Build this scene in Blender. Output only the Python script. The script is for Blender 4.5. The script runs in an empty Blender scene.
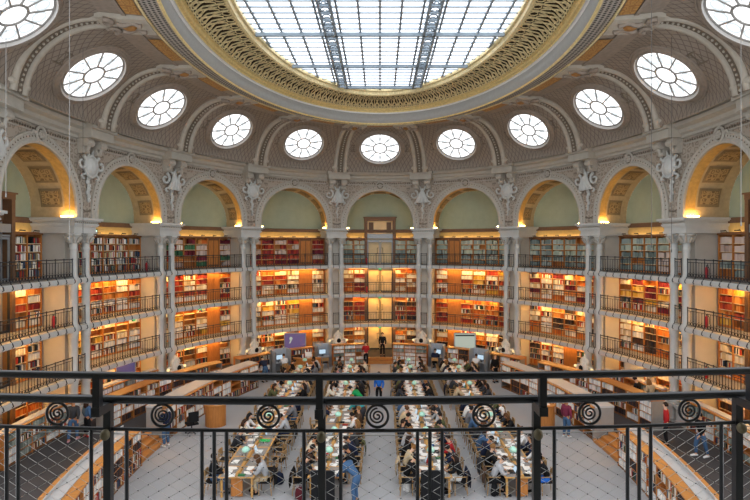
EXPO = 0.82
import bpy, bmesh, math, random
from math import sin, cos, pi, sqrt, radians as R
from mathutils import Vector, Matrix
random.seed(7)
scene = bpy.context.scene
COL = scene.collection

# ------------------------------------------------------------------ calibration
EYE = 8.75                       # eye height above the reading room floor
F, CX, CY = 540.0, 380.0, 245.3
B, A, YC = 14.4, 19.8, 22.05     # column-line ellipse (half width, half depth, centre)
TP = [R(x) for x in (13.6, 39.3, 60.8, 80.0, 99.0, 118.0)]
RF = 0.4                         # raised ring floor
SLAB = [(2.45, 2.7), (4.75, 5.0), (6.97, 7.22)]
IMP = 10.03
AR, STILT = 2.56, 0.34
BACK = -1.9
FACE = 0.35

def at(px, py, z=0.0):
    d = (EYE - z) * F / (py - CY)
    return Vector(((px - CX) * d / F, d, z))
def proj(p):
    return CX + F * p[0] / p[1], CY + F * (EYE - p[2]) / p[1]

# ------------------------------------------------------------------ materials
def lin(h):
    h = h.lstrip('#')
    c = [int(h[i:i + 2], 16) / 255 for i in (0, 2, 4)]
    return tuple(x / 12.92 if x <= .04045 else ((x + .055) / 1.055) ** 2.4 for x in c)
MATS = {}
def nodes(name):
    m = bpy.data.materials.new(name); m.use_nodes = True
    MATS[name] = m
    nt = m.node_tree
    return m, nt, nt.nodes['Principled BSDF']
def N(nt, t, **kw):
    n = nt.nodes.new(t)
    for k, v in kw.items(): setattr(n, k, v)
    return n
def mat(name, hexc, rough=.6, metal=0., var=.12, scale=6., bump=0., spec=.3, streak=None):
    m, nt, b = nodes(name)
    b.inputs['Roughness'].default_value = rough
    b.inputs['Metallic'].default_value = metal
    b.inputs['Specular IOR Level'].default_value = spec
    c = lin(hexc)
    tc = N(nt, 'ShaderNodeTexCoord'); no = N(nt, 'ShaderNodeTexNoise')
    no.inputs['Scale'].default_value = scale; no.inputs['Detail'].default_value = 4
    if streak:
        mp = N(nt, 'ShaderNodeMapping'); mp.inputs['Scale'].default_value = streak
        nt.links.new(tc.outputs['Object'], mp.inputs['Vector']); nt.links.new(mp.outputs[0], no.inputs['Vector'])
    else:
        nt.links.new(tc.outputs['Object'], no.inputs['Vector'])
    cr = N(nt, 'ShaderNodeValToRGB')
    cr.color_ramp.elements[0].position = .3; cr.color_ramp.elements[1].position = .7
    cr.color_ramp.elements[0].color = (*[x * (1 - var) for x in c], 1)
    cr.color_ramp.elements[1].color = (*[min(1, x * (1 + var)) for x in c], 1)
    nt.links.new(no.outputs['Fac'], cr.inputs[0]); nt.links.new(cr.outputs[0], b.inputs['Base Color'])
    if bump:
        bp = N(nt, 'ShaderNodeBump'); bp.inputs['Strength'].default_value = bump; bp.inputs['Distance'].default_value = .02
        nt.links.new(no.outputs['Fac'], bp.inputs['Height']); nt.links.new(bp.outputs[0], b.inputs['Normal'])
    return m
def emat(name, hexc, strength, base=.05):
    m, nt, b = nodes(name)
    b.inputs['Base Color'].default_value = (base, base, base, 1)
    b.inputs['Emission Color'].default_value = (*lin(hexc), 1)
    b.inputs['Emission Strength'].default_value = strength
    return m
def omat(name, rough=.8):                 # colour comes from the object
    m, nt, b = nodes(name)
    oi = N(nt, 'ShaderNodeObjectInfo'); no = N(nt, 'ShaderNodeTexNoise'); no.inputs['Scale'].default_value = 14
    mx = N(nt, 'ShaderNodeMix', data_type='RGBA', blend_type='MULTIPLY'); mx.inputs[0].default_value = .25
    tc = N(nt, 'ShaderNodeTexCoord')
    nt.links.new(tc.outputs['Object'], no.inputs['Vector'])
    nt.links.new(oi.outputs['Color'], mx.inputs[6]); nt.links.new(no.outputs['Fac'], mx.inputs[7])
    nt.links.new(mx.outputs[2], b.inputs['Base Color'])
    b.inputs['Roughness'].default_value = rough; b.inputs['Specular IOR Level'].default_value = .2
    return m
def amat(name, rough=.7):                 # colour comes from a vertex attribute (each book's own cloth)
    m, nt, b = nodes(name)
    a = N(nt, 'ShaderNodeAttribute', attribute_name='col')
    nt.links.new(a.outputs['Color'], b.inputs['Base Color'])
    b.inputs['Roughness'].default_value = rough; b.inputs['Specular IOR Level'].default_value = .2
    return m
def pmat(name, c1, c2, kind, scale, rough=.7, bump=.3, width=.1, c3=None):
    """UV-driven ornament: 'hex' lattice lines, 'dots' perforation, 'scroll' damask, 'fret' border"""
    m, nt, b = nodes(name)
    uv = N(nt, 'ShaderNodeTexCoord'); mp = N(nt, 'ShaderNodeMapping')
    mp.inputs['Scale'].default_value = (scale, scale, scale)
    nt.links.new(uv.outputs['UV'], mp.inputs['Vector'])
    sep = N(nt, 'ShaderNodeSeparateXYZ'); nt.links.new(mp.outputs[0], sep.inputs[0])
    def M(op, a, bb=None):
        n = N(nt, 'ShaderNodeMath', operation=op)
        for i, x in enumerate((a, bb)):
            if x is None: continue
            if isinstance(x, (int, float)): n.inputs[i].default_value = x
            else: nt.links.new(x, n.inputs[i])
        return n.outputs[0]
    u, v = sep.outputs[0], sep.outputs[1]
    if kind == 'hex':
        p = M('FRACT', M('ADD', u, M('MULTIPLY', v, .6))); q = M('FRACT', M('SUBTRACT', u, M('MULTIPLY', v, .6)))
        fac = M('MAXIMUM', M('LESS_THAN', p, width), M('LESS_THAN', q, width))
    elif kind == 'dots':
        vo = N(nt, 'ShaderNodeTexVoronoi'); vo.inputs['Randomness'].default_value = 0; vo.inputs['Scale'].default_value = 1
        nt.links.new(mp.outputs[0], vo.inputs['Vector'])
        fac = M('LESS_THAN', vo.outputs['Distance'], width)
    else:
        wa = N(nt, 'ShaderNodeTexVoronoi', feature='DISTANCE_TO_EDGE'); wa.inputs['Scale'].default_value = 1
        wa.inputs['Randomness'].default_value = .55
        nt.links.new(mp.outputs[0], wa.inputs['Vector'])
        fac = M('LESS_THAN', M('ABSOLUTE', M('SUBTRACT', wa.outputs['Distance'], .2)), width)
    mx = N(nt, 'ShaderNodeMix', data_type='RGBA')
    mx.inputs[6].default_value = (*lin(c1), 1); mx.inputs[7].default_value = (*lin(c2), 1)
    nt.links.new(fac, mx.inputs[0])
    no = N(nt, 'ShaderNodeTexNoise'); no.inputs['Scale'].default_value = 1.2
    mx2 = N(nt, 'ShaderNodeMix', data_type='RGBA', blend_type='MULTIPLY'); mx2.inputs[0].default_value = .3
    nt.links.new(mx.outputs[2], mx2.inputs[6]); nt.links.new(no.outputs['Fac'], mx2.inputs[7])
    nt.links.new(mx2.outputs[2], b.inputs['Base Color'])
    bp = N(nt, 'ShaderNodeBump'); bp.inputs['Strength'].default_value = bump; bp.inputs['Distance'].default_value = .03
    nt.links.new(fac, bp.inputs['Height']); nt.links.new(bp.outputs[0], b.inputs['Normal'])
    b.inputs['Roughness'].default_value = rough; b.inputs['Specular IOR Level'].default_value = .2
    return m

STONE = mat('painted_stone', '#c0c2be', .55, var=.05, scale=3, bump=.05)
STONE2 = mat('carved_stone', '#b3aea3', .7, var=.08, scale=9, bump=.2)
CORN = mat('cornice_stone', '#aeaa9f', .7, var=.06, scale=4, bump=.1)
RIB = mat('rib_stone', '#b5aea0', .7, var=.08, scale=4, bump=.1)
OFRAME = mat('oculus_frame', '#94887b', .8)
DARKORN = mat('dark_ornament_and_shade', '#746a5d', .8)
CREAM = mat('cream_cast_stone', '#d9d4c6', .6, var=.08, scale=9, bump=.1)
SPAN = pmat('spandrel_damask', '#b9ae9f', '#978b7d', 'scroll', 3.4, width=.06)
VAULT = pmat('vault_fishscale', '#9d9184', '#7a7065', 'hex', 3.6, width=.14)
SHELFP = mat('pale_shelf_edge', '#dcc9a6', .5)
GLOWBAND = mat('painted_glow_band', '#c9a35c', .5, var=.15)  # golden light on the arch front, put into the colour
COFB = mat('coffer_border_paint', '#8c7b5c', .7)
COFFER = pmat('coffer_painted', '#b99e70', '#877150', 'scroll', 5, width=.07)
INTRA = mat('arch_soffit_gilding', '#bba884', .6, var=.1, scale=5)
GRILLE = pmat('vent_grille', '#b3ada3', '#3a3835', 'dots', 5.5, width=.33)
ORPAN = pmat('orange_painted_panel', '#a87a48', '#c79a5a', 'scroll', 5, width=.08)
GOLD = mat('gilding', '#e6cf8e', .38, metal=.35, var=.15, scale=8, spec=.5)
GOLD2 = mat('old_gilding', '#dfcd9c', .45, metal=.1, var=.2, scale=10)
GOLDBACK = mat('lattice_ground', '#33260f', .8, var=.2)
COVE = mat('ring_cove_grey', '#a3a39f', .7, var=.05)
GREEN = mat('sage_wall', '#98a896', .85, var=.05, scale=2)
WALL = mat('warm_plaster', '#bfbcb3', .85, var=.04, scale=2)
OCHRE = mat('ochre_band', '#d2b06a', .8, var=.06)
WOOD = mat('oak_bookcase', '#b8783d', .5, var=.14, scale=3, streak=(6, 6, 1))
WOODD = mat('oak_dark', '#7d5536', .5, var=.15, scale=3, streak=(6, 6, 1))
WOODT = mat('oak_worktop', '#b67a3e', .4, var=.12, scale=3, streak=(1, 4, 4))
TABLEW = mat('table_oak', '#c4975a', .4, var=.12, scale=3, streak=(6, 1, 4))
CHAIRW = mat('chair_beech', '#ab8a5e', .45, var=.1, scale=4, streak=(4, 4, 1))
PANEL = mat('door_panel_tan', '#e6cd9e', .6, var=.06, scale=2)
DFRAME = mat('brown_door_frame', '#6f5540', .55, var=.1)
GREYM = mat('grey_metal', '#9aa1a6', .4, metal=.3, var=.05)
GREYTOP = mat('grey_linoleum', '#b5b6b6', .5, var=.03)
GREYEND = mat('grey_end_panel', '#8d8a86', .6, var=.05)
CUB = mat('grey_blue_felt', '#a9b0b8', .9, var=.05)
CARPET = mat('grey_carpet', '#a7a8aa', .95, var=.05, scale=40, bump=.1)
DARKC = mat('charcoal_carpet', '#4a4747', .95, var=.12, scale=30, bump=.1)
IRON = mat('black_iron', '#22262b', .28, metal=.2, var=.1, spec=.7)
IRON2 = mat('gallery_iron', '#33363a', .5, metal=.3, var=.1)
SOFT = mat('soft_black', '#101114', .8, var=.1)
NETM = mat('steel_net', '#bcbcb8', .6)
BRASSY = mat('aged_joint', '#766f58', .5, metal=.4)
MUNT = mat('skylight_steel', '#8e9ba5', .5, metal=.2, var=.06)
MUNTD = mat('oculus_steel', '#9a9894', .5, metal=.2)
SILL = mat('white_sill', '#eceae6', .6, var=.02)
MINT = mat('mint_glass_shade', '#b4ead6', .3, var=.03, spec=.5)
BLACKP = mat('black_plastic', '#1c1d20', .45, var=.05)
PAPER = mat('paper', '#f2f0ea', .8, var=.02)
WHITEP = mat('white_plastic', '#e8e8e6', .5, var=.02)
CABLE = mat('pale_cable', '#94938f', .5)
CABLED = mat('dark_cable', '#5a5854', .5)
BOOKM = amat('book_cloth')
OBJC = omat('cloth'); SKINM = omat('skin', .55); HAIRM = omat('hair', .5)
SKYG = emat('sky_glass', '#f6f9ff', 2.15)
OCUG = emat('oculus_glass', '#f6f8fb', 1.15)
OCUP = emat('oculus_etched_glass', '#d5e0e6', .62)
WARM = emat('warm_strip', '#ffbe66', 40.)
WARMUP = emat('warm_uplight', '#ffc26a', 36.)
WARMTOP = emat('soft_strip', '#ffdcae', 5.)
BULB = emat('globe_bulb', '#ffdf9c', .75)
SCRP = emat('purple_screen', '#6d5488', .36)
SCRB = emat('blue_board', '#2f3f86', .35)
SCRW = emat('pale_screen', '#b9c2b4', .45)
SCRK = emat('lit_monitor', '#b9d3e6', .6)
EXITG = emat('exit_green', '#2fae62', 1.2)
EXITW = emat('exit_white', '#e9fff2', 1.4)

# ------------------------------------------------------------------ mesh builder
def ident(x, y, z): return Vector((x, y, z))
class MB:
    def __init__(s): s.v = []; s.f = []; s.c = None; s.uv = None
    def add(s, vs, fs):
        n = len(s.v); s.v += [tuple(p) for p in vs]; s.f += [tuple(i + n for i in q) for q in fs]
    def box(s, x0, x1, y0, y1, z0, z1, fn=ident, n=1):
        vs, fs = [], []
        for i in range(n + 1):
            x = x0 + (x1 - x0) * i / n
            vs += [fn(x, y0, z0), fn(x, y1, z0), fn(x, y1, z1), fn(x, y0, z1)]
        for i in range(n):
            a, b = 4 * i, 4 * i + 4
            for j in range(4):
                k = (j + 1) % 4
                fs.append((a + j, a + k, b + k, b + j))
        fs.append((0, 3, 2, 1)); e = 4 * n; fs.append((e, e + 1, e + 2, e + 3))
        s.add(vs, fs); return s
    def tube(s, pts, r, seg=6, closed=False, cap=True):
        pts = [Vector(p) for p in pts]; n = len(pts)
        rs = r if isinstance(r, (list, tuple)) else [r] * n
        up = None; vs, fs = [], []
        for i, p in enumerate(pts):
            a = pts[i - 1] if (i > 0 or closed) else p
            b = pts[(i + 1) % n] if (i < n - 1 or closed) else p
            d = (b - a)
            d = d.normalized() if d.length > 1e-9 else Vector((0, 0, 1))
            if up is None:
                up = Vector((0, 0, 1)) if abs(d.z) < .9 else Vector((1, 0, 0))
            x = up - d * up.dot(d)
            if x.length < 1e-4: x = Vector((1, .3, .2)) - d * Vector((1, .3, .2)).dot(d)
            x.normalize(); up = x; y = d.cross(x)
            for k in range(seg):
                an = 2 * pi * (k + .5) / seg
                vs.append(p + (x * cos(an) + y * sin(an)) * rs[i])
        for i in range(n if closed else n - 1):
            a, b = i * seg, ((i + 1) % n) * seg
            for k in range(seg):
                fs.append((a + k, a + (k + 1) % seg, b + (k + 1) % seg, b + k))
        if cap and not closed:
            fs.append(tuple(range(seg))[::-1]); fs.append(tuple(range((n - 1) * seg, n * seg)))
        s.add(vs, fs); return s
    def lathe(s, prof, seg=14, fn=ident):
        vs, fs = [], []
        for (r, z) in prof:
            for k in range(seg):
                an = 2 * pi * k / seg
                vs.append(fn(r * cos(an), r * sin(an), z))
        for i in range(len(prof) - 1):
            for k in range(seg):
                a, b = i * seg, (i + 1) * seg
                fs.append((a + k, a + (k + 1) % seg, b + (k + 1) % seg, b + k))
        fs.append(tuple(range(seg))[::-1]); n = len(prof) - 1
        fs.append(tuple(range(n * seg, n * seg + seg)))
        s.add(vs, fs); return s
    def ball(s, c, rx, ry=None, rz=None, seg=10, ring=7, fn=ident):
        ry = ry or rx; rz = rz or rx
        prof = [(sin(pi * i / ring), -cos(pi * i / ring)) for i in range(ring + 1)]
        prof[0] = (.02, -1); prof[-1] = (.02, 1)
        s.lathe(prof, seg, lambda x, y, z: fn(c[0] + x * rx, c[1] + y * ry, c[2] + z * rz)); return s
    def grid(s, rows, closed=False, uvs=None):
        n = len(s.v); m = len(rows[0])
        for r in rows: s.v += [tuple(p) for p in r]
        for i in range(len(rows) - 1):
            for j in range(m if closed else m - 1):
                k = (j + 1) % m
                s.f.append((n + i * m + j, n + i * m + k, n + (i + 1) * m + k, n + (i + 1) * m + j))
        if uvs is not None:
            if s.uv is None: s.uv = {}
            for i, r in enumerate(uvs):
                for j, q in enumerate(r): s.uv[n + i * m + j] = q
        return s
    def mesh(s, name, m, off=Vector((0, 0, 0)), smooth=False):
        me = bpy.data.meshes.new(name)
        ox, oy, oz = off
        me.from_pydata([(p[0] - ox, p[1] - oy, p[2] - oz) for p in s.v], [], s.f)
        if s.uv:
            ul = me.uv_layers.new(name='UVMap')
            li = [0] * len(me.loops); me.loops.foreach_get('vertex_index', li)
            flat = []
            for i in li: flat += s.uv.get(i, (0, 0))
            ul.data.foreach_set('uv', flat)
        if s.c is not None:
            ca = me.color_attributes.new('col', 'FLOAT_COLOR', 'POINT')
            ca.data.foreach_set('color', s.c)
        if smooth: me.polygons.foreach_set('use_smooth', [True] * len(me.polygons))
        me.materials.append(m); me.update()
        return me
    def base(s):
        xs = [p[0] for p in s.v]; ys = [p[1] for p in s.v]; zs = [p[2] for p in s.v]
        return Vector(((min(xs) + max(xs)) / 2, (min(ys) + max(ys)) / 2, min(zs)))
    def build(s, name, m, parent=None, smooth=False, local=False):
        if not s.v: return None
        if local or parent is not None:
            off = Vector((0, 0, 0)) if local else WL[parent.name]
        else: off = s.base()
        o = bpy.data.objects.new(name, s.mesh(name, m, off, smooth)); COL.objects.link(o)
        if parent is not None:
            o.parent = parent; WL[o.name] = WL[parent.name].copy()
        else:
            o.location = off; WL[o.name] = off.copy()
        return o
WL = {}
def tag(o, label=None, cat=None, group=None, kind=None):
    if label: o['label'] = label
    if cat: o['category'] = cat
    if group: o['group'] = group
    if kind: o['kind'] = kind
    return o
def thing(name, label, cat, loc=(0, 0, 0), rz=0., group=None, kind=None):
    o = bpy.data.objects.new(name, None); o.empty_display_size = .2
    COL.objects.link(o); o.location = loc; o.rotation_euler = (0, 0, rz)
    WL[o.name] = Vector(loc)
    return tag(o, label, cat, group, kind)
def struct(o): o['kind'] = 'structure'; return o
def kids(o): return CH.get(o.name, [])
CH = {}
def linkcopy(me_obj, parent, loc=(0, 0, 0), rot=(0, 0, 0), name=None):
    c = me_obj.copy(); COL.objects.link(c); c.parent = parent; c.location = loc; c.rotation_euler = rot
    return c
def newpart(name, me, parent, loc=(0, 0, 0), rot=(0, 0, 0), scl=None):
    o = bpy.data.objects.new(name, me); COL.objects.link(o); o.parent = parent
    o.location = loc; o.rotation_euler = rot
    if scl: o.scale = scl
    WL[o.name] = WL.get(parent.name, Vector((0, 0, 0)))
    return o
ORD = ['first', 'second', 'third', 'fourth', 'fifth', 'sixth', 'seventh', 'eighth', 'ninth', 'tenth', 'eleventh', 'twelfth']
def ordn(i):
    if i <= 12: return ORD[i - 1]
    return '%d%s' % (i, 'th' if 10 <= i % 100 <= 20 else {1: 'st', 2: 'nd', 3: 'rd'}.get(i % 10, 'th'))

# ------------------------------------------------------------------ oval geometry
def El(t, o=0., z=0.):
    return Vector(((B - o) * sin(t), YC + (A - o) * cos(t), z))
def baymap(k):
    sg = 1 if k >= 0 else -1; k = abs(k)
    tl, tr = (-TP[0], TP[0]) if k == 0 else (TP[k - 1], TP[k])
    tc, hw = (tl + tr) / 2, (tr - tl) / 2
    def fn(s, o, z):
        p = El(tc + s / 3.35 * hw, o, z); p.x *= sg; return p
    fn.tc = tc * sg; fn.sg = sg
    return fn
def piermap(k):                       # k = +-1..5
    sg = 1 if k > 0 else -1; t = TP[abs(k) - 1]
    P = El(t); T = Vector((B * cos(t), -A * sin(t), 0)).normalized(); Nn = Vector((-sin(t) / B, -cos(t) / A, 0)).normalized()
    P.x *= sg; T.x *= sg; Nn.x *= sg
    def fn(x, y, z): return P + T * x + Nn * y + Vector((0, 0, z))
    fn.P, fn.T, fn.N = P, T, Nn
    return fn
def sweep(mb, prof, t0, t1, n, closed=False, uvs=1., ax=None):
    """profile of (offset, z) carried round the oval from t0 to t1"""
    rows, uv = [], []
    L = [0]
    for a, b in zip(prof, prof[1:]): L.append(L[-1] + sqrt((a[0] - b[0]) ** 2 + (a[1] - b[1]) ** 2))
    arc = 0; prev = None
    for i in range(n + 1):
        t = t0 + (t1 - t0) * i / n
        row = [El(t, o, z) for o, z in prof]
        if prev is not None: arc += (row[0] - prev).length
        prev = row[0].copy()
        rows.append(row); uv.append([(arc * uvs, l * uvs) for l in L])
    mb.grid(rows, uvs=uv); return mb
BAYNAME = {0: 'the central far bay', 1: 'the first bay right of centre', 2: 'the second bay right of centre', 3: 'the third bay right of centre', 4: 'the bay at the far right edge'}
for k in (1, 2, 3, 4): BAYNAME[-k] = BAYNAME[k].replace('right', 'left')
PIERNAME = {i: ORD[i - 1] + ' pier %s of the door' for i in range(1, 6)}
def pname(k): return PIERNAME[abs(k)] % ('right' if k > 0 else 'left')
LEVELNAME = ['ground floor', 'first gallery', 'second gallery', 'top gallery']

# ================================================================== SETTING
# --- floors
def ax_el(b, a, t, z): return Vector((b * sin(t), YC + a * cos(t), z))
mb = MB(); n = 96
rows = [[ax_el(.0005, .0005, 2 * pi * i / n, 0) for i in range(n)], [ax_el(13.2, 18.9, 2 * pi * i / n, 0) for i in range(n)]]
mb.grid(rows, closed=True)
struct(mb.build('floor', CARPET))
# ring floor: inner edge follows the low bookcases
def inner_edge(t):
    a = abs(t)
    if a < R(46.5): return ax_el(12.95, 18.35, t, 0)
    if a < R(52):
        f = (a - R(46.5)) / R(5.5)
        p, q = ax_el(12.95, 18.35, t, 0), ax_el(10.55, 18.65, t, 0)
        return p.lerp(q, f)
    return ax_el(10.55, 18.65, t, 0)
mb = MB(); rows = []
m = 360
for i in range(m):
    t = -pi + 2 * pi * i / m
    e = inner_edge(t); o = El(t, -3.2)
    rows.append([Vector((e.x, e.y, 0)), Vector((e.x, e.y, RF)), Vector((o.x, o.y, RF))])
rows.append(rows[0]); mb.grid(rows)
o = struct(mb.build('floor', DARKC)); o['label'] = 'dark raised ring floor'

# --- back wall and tympana, piers, barrel vaults, spandrels
mbw = MB(); sweep(mbw, [(BACK, 0.), (BACK, IMP - .65)], -TP[4], TP[4], 96); struct(mbw.build('wall_gallery', WALL))
mbo = MB(); sweep(mbo, [(BACK, IMP - .66), (BACK + .04, IMP - .66), (BACK + .04, IMP - .25), (BACK, IMP - .25)], -TP[4], TP[4], 96); struct(mbo.build('trim_1', OCHRE))
mbb = MB(); sweep(mbb, [(BACK, IMP - .26), (BACK + .09, IMP - .26), (BACK + .11, IMP - .02), (BACK, IMP)], -TP[4], TP[4], 96); struct(mbb.build('trim_2', DFRAME))

def arch_z(s, r=AR):
    return IMP + STILT + sqrt(max(0, r * r - s * s))
CORB = 13.65                            # underside of the main cornice
bayfns = {k: baymap(k) for k in range(-5, 6)}
for k in range(-4, 5):
    fn = bayfns[k]
    # tympanum
    mb = MB(); ss = [-AR * cos(pi * i / 32) for i in range(33)]
    mb.grid([[fn(s, BACK, IMP - .02) for s in ss], [fn(s, BACK, arch_z(s)) for s in ss]])
    struct(mb.build('wall_tympanum', GREEN))
    # spandrel face
    mb = MB()
    S = [-3.35, -3.0] + ss + [3.0, 3.35]
    lo = [IMP if abs(s) >= AR - 1e-6 else arch_z(s) for s in S]
    rows, uv = [], []
    for f in (0, .25, .5, .75, 1):
        rows.append([fn(s, FACE, l + (CORB + .1 - l) * f) for s, l in zip(S, lo)])
        uv.append([(s, l + (CORB + .1 - l) * f) for s, l in zip(S, lo)])
    mb.grid(rows, uvs=uv)
    struct(mb.build('wall_spandrel', SPAN))
    # barrel vault
    th = [pi * i / 40 for i in range(41)]
    path = [(-AR, IMP)] + [(-AR * cos(a), IMP + STILT + AR * sin(a)) for a in th] + [(AR, IMP)]
    mb = MB()
    mb.grid([[fn(s, o, z) for s, z in path] for o in (FACE, FACE - .4, -.6, -1.2, BACK)])
    v = struct(mb.build('ceiling_vault', INTRA))
    # painted coffers raised on the vault
    mbc = MB(); mbf = MB()
    L0 = STILT
    for j in range(7):
        a0, a1 = pi * (j + .12) / 7, pi * (j + .88) / 7
        for (mm, o0, o1, rr, aa0, aa1) in ((mbf, -.25, -1.35, AR - .035, a0, a1), (mbc, -.36, -1.24, AR - .07, a0 + .05, a1 - .05)):
            rows, uv = [], []
            for i in range(7):
                a = aa0 + (aa1 - aa0) * i / 6
                rows.append([fn(-rr * cos(a), o, IMP + STILT + rr * sin(a)) for o in (o0, (o0 + o1) / 2, o1)])
                uv.append([(a * AR, o) for o in (o0, (o0 + o1) / 2, o1)])
            mm.grid(rows, uvs=uv)
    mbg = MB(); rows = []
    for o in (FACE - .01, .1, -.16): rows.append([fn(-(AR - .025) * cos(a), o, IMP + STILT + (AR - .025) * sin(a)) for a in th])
    mbg.grid(rows); mbg.build('painted_glow_band', GLOWBAND, v)  # raised strip coloured like the glow along the soffit's front edge
    mbf.build('coffer_border', COFB, v); mbc.build('coffer_panel', COFFER, v)
    # archivolt with bead row
    ar = []
    prof = [(AR - .01, FACE - .02), (AR - .01, FACE + .09), (AR + .08, FACE + .12), (AR + .16, FACE + .09), (AR + .19, FACE + .05), (AR + .36, FACE + .05), (AR + .4, FACE + .1), (AR + .46, FACE + .08), (AR + .46, FACE)]
    mb = MB(); rows = []
    for (r, o) in prof:
        rr = [fn(-r, o, IMP)] + [fn(-r * cos(a), o, IMP + STILT + r * sin(a)) for a in th] + [fn(r, o, IMP)]
        rows.append(rr)
    mb.grid(rows); av = struct(mb.build('trim_3', STONE2))
    mb = MB()
    for i in range(44):
        a = pi * (i + .5) / 44; r = AR + .275
        x, z = -r * cos(a), IMP + STILT + r * sin(a)
        mb.ball((0, 0, 0), .034, .03, .034, 5, 4, lambda X, Y, Z: fn(x + X, FACE + .055 + Y, z + Z))
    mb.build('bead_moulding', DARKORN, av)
    # dentil line under the cornice and the border of the spandrel field
    mb = MB()
    for i in range(40):
        s = -3.3 + 6.6 * i / 39
        if abs(s) > 2.55: continue
        mb.ball((0, 0, 0), .045, .04, .05, 5, 4, lambda X, Y, Z: fn(s + X, FACE + .03 + Y, CORB - .16 + Z))
    mb.build('bead_moulding', DARKORN, av)
    mb = MB()
    for s0, s1 in ((-2.5, -.55), (.55, 2.5)):
        mb.box(s0, s1, FACE, FACE + .05, CORB - .3, CORB - .25, fn, 8)
        mb.box(s0, s1, FACE, FACE + .05, CORB - .06, CORB - .02, fn, 8)
    mb.build('moulding', STONE2, av)
    # keystone medallion
    zc = IMP + STILT + AR + .38
    g = thing('keystone_medallion', 'round carved rosette at the arch crown of ' + BAYNAME[k], 'ornament', fn(0, FACE, zc - .3), 0, 'keystone rosettes')
    mb = MB(); ring = [fn(.3 * cos(a), FACE + .1, zc + .3 * sin(a)) for a in [2 * pi * i / 16 for i in range(16)]]
    mb.tube(ring, .06, 6, True)
    mb.build('rim', STONE2, g)
    mb = MB()
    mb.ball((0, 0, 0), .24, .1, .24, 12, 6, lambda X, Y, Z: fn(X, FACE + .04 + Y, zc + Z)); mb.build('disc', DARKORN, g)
    mb = MB()
    for i in range(6):
        a = 2 * pi * i / 6
        mb.ball((0, 0, 0), .075, .06, .075, 6, 5, lambda X, Y, Z: fn(.12 * cos(a) + X, FACE + .13 + Y, zc + .12 * sin(a) + Z))
    mb.ball((0, 0, 0), .06, .08, .06, 6, 5, lambda X, Y, Z: fn(X, FACE + .15 + Y, zc + Z))
    for sg in (-1, 1):
        mb.tube([fn(sg * (.36 + .3 * u), FACE + .08, zc + .12 * sin(u * 3.1) - .12 * u) for u in [i / 6 for i in range(7)]], [.08, .075, .065, .055, .045, .035, .02], 6)
    mb.build('rosette', STONE2, g)

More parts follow.
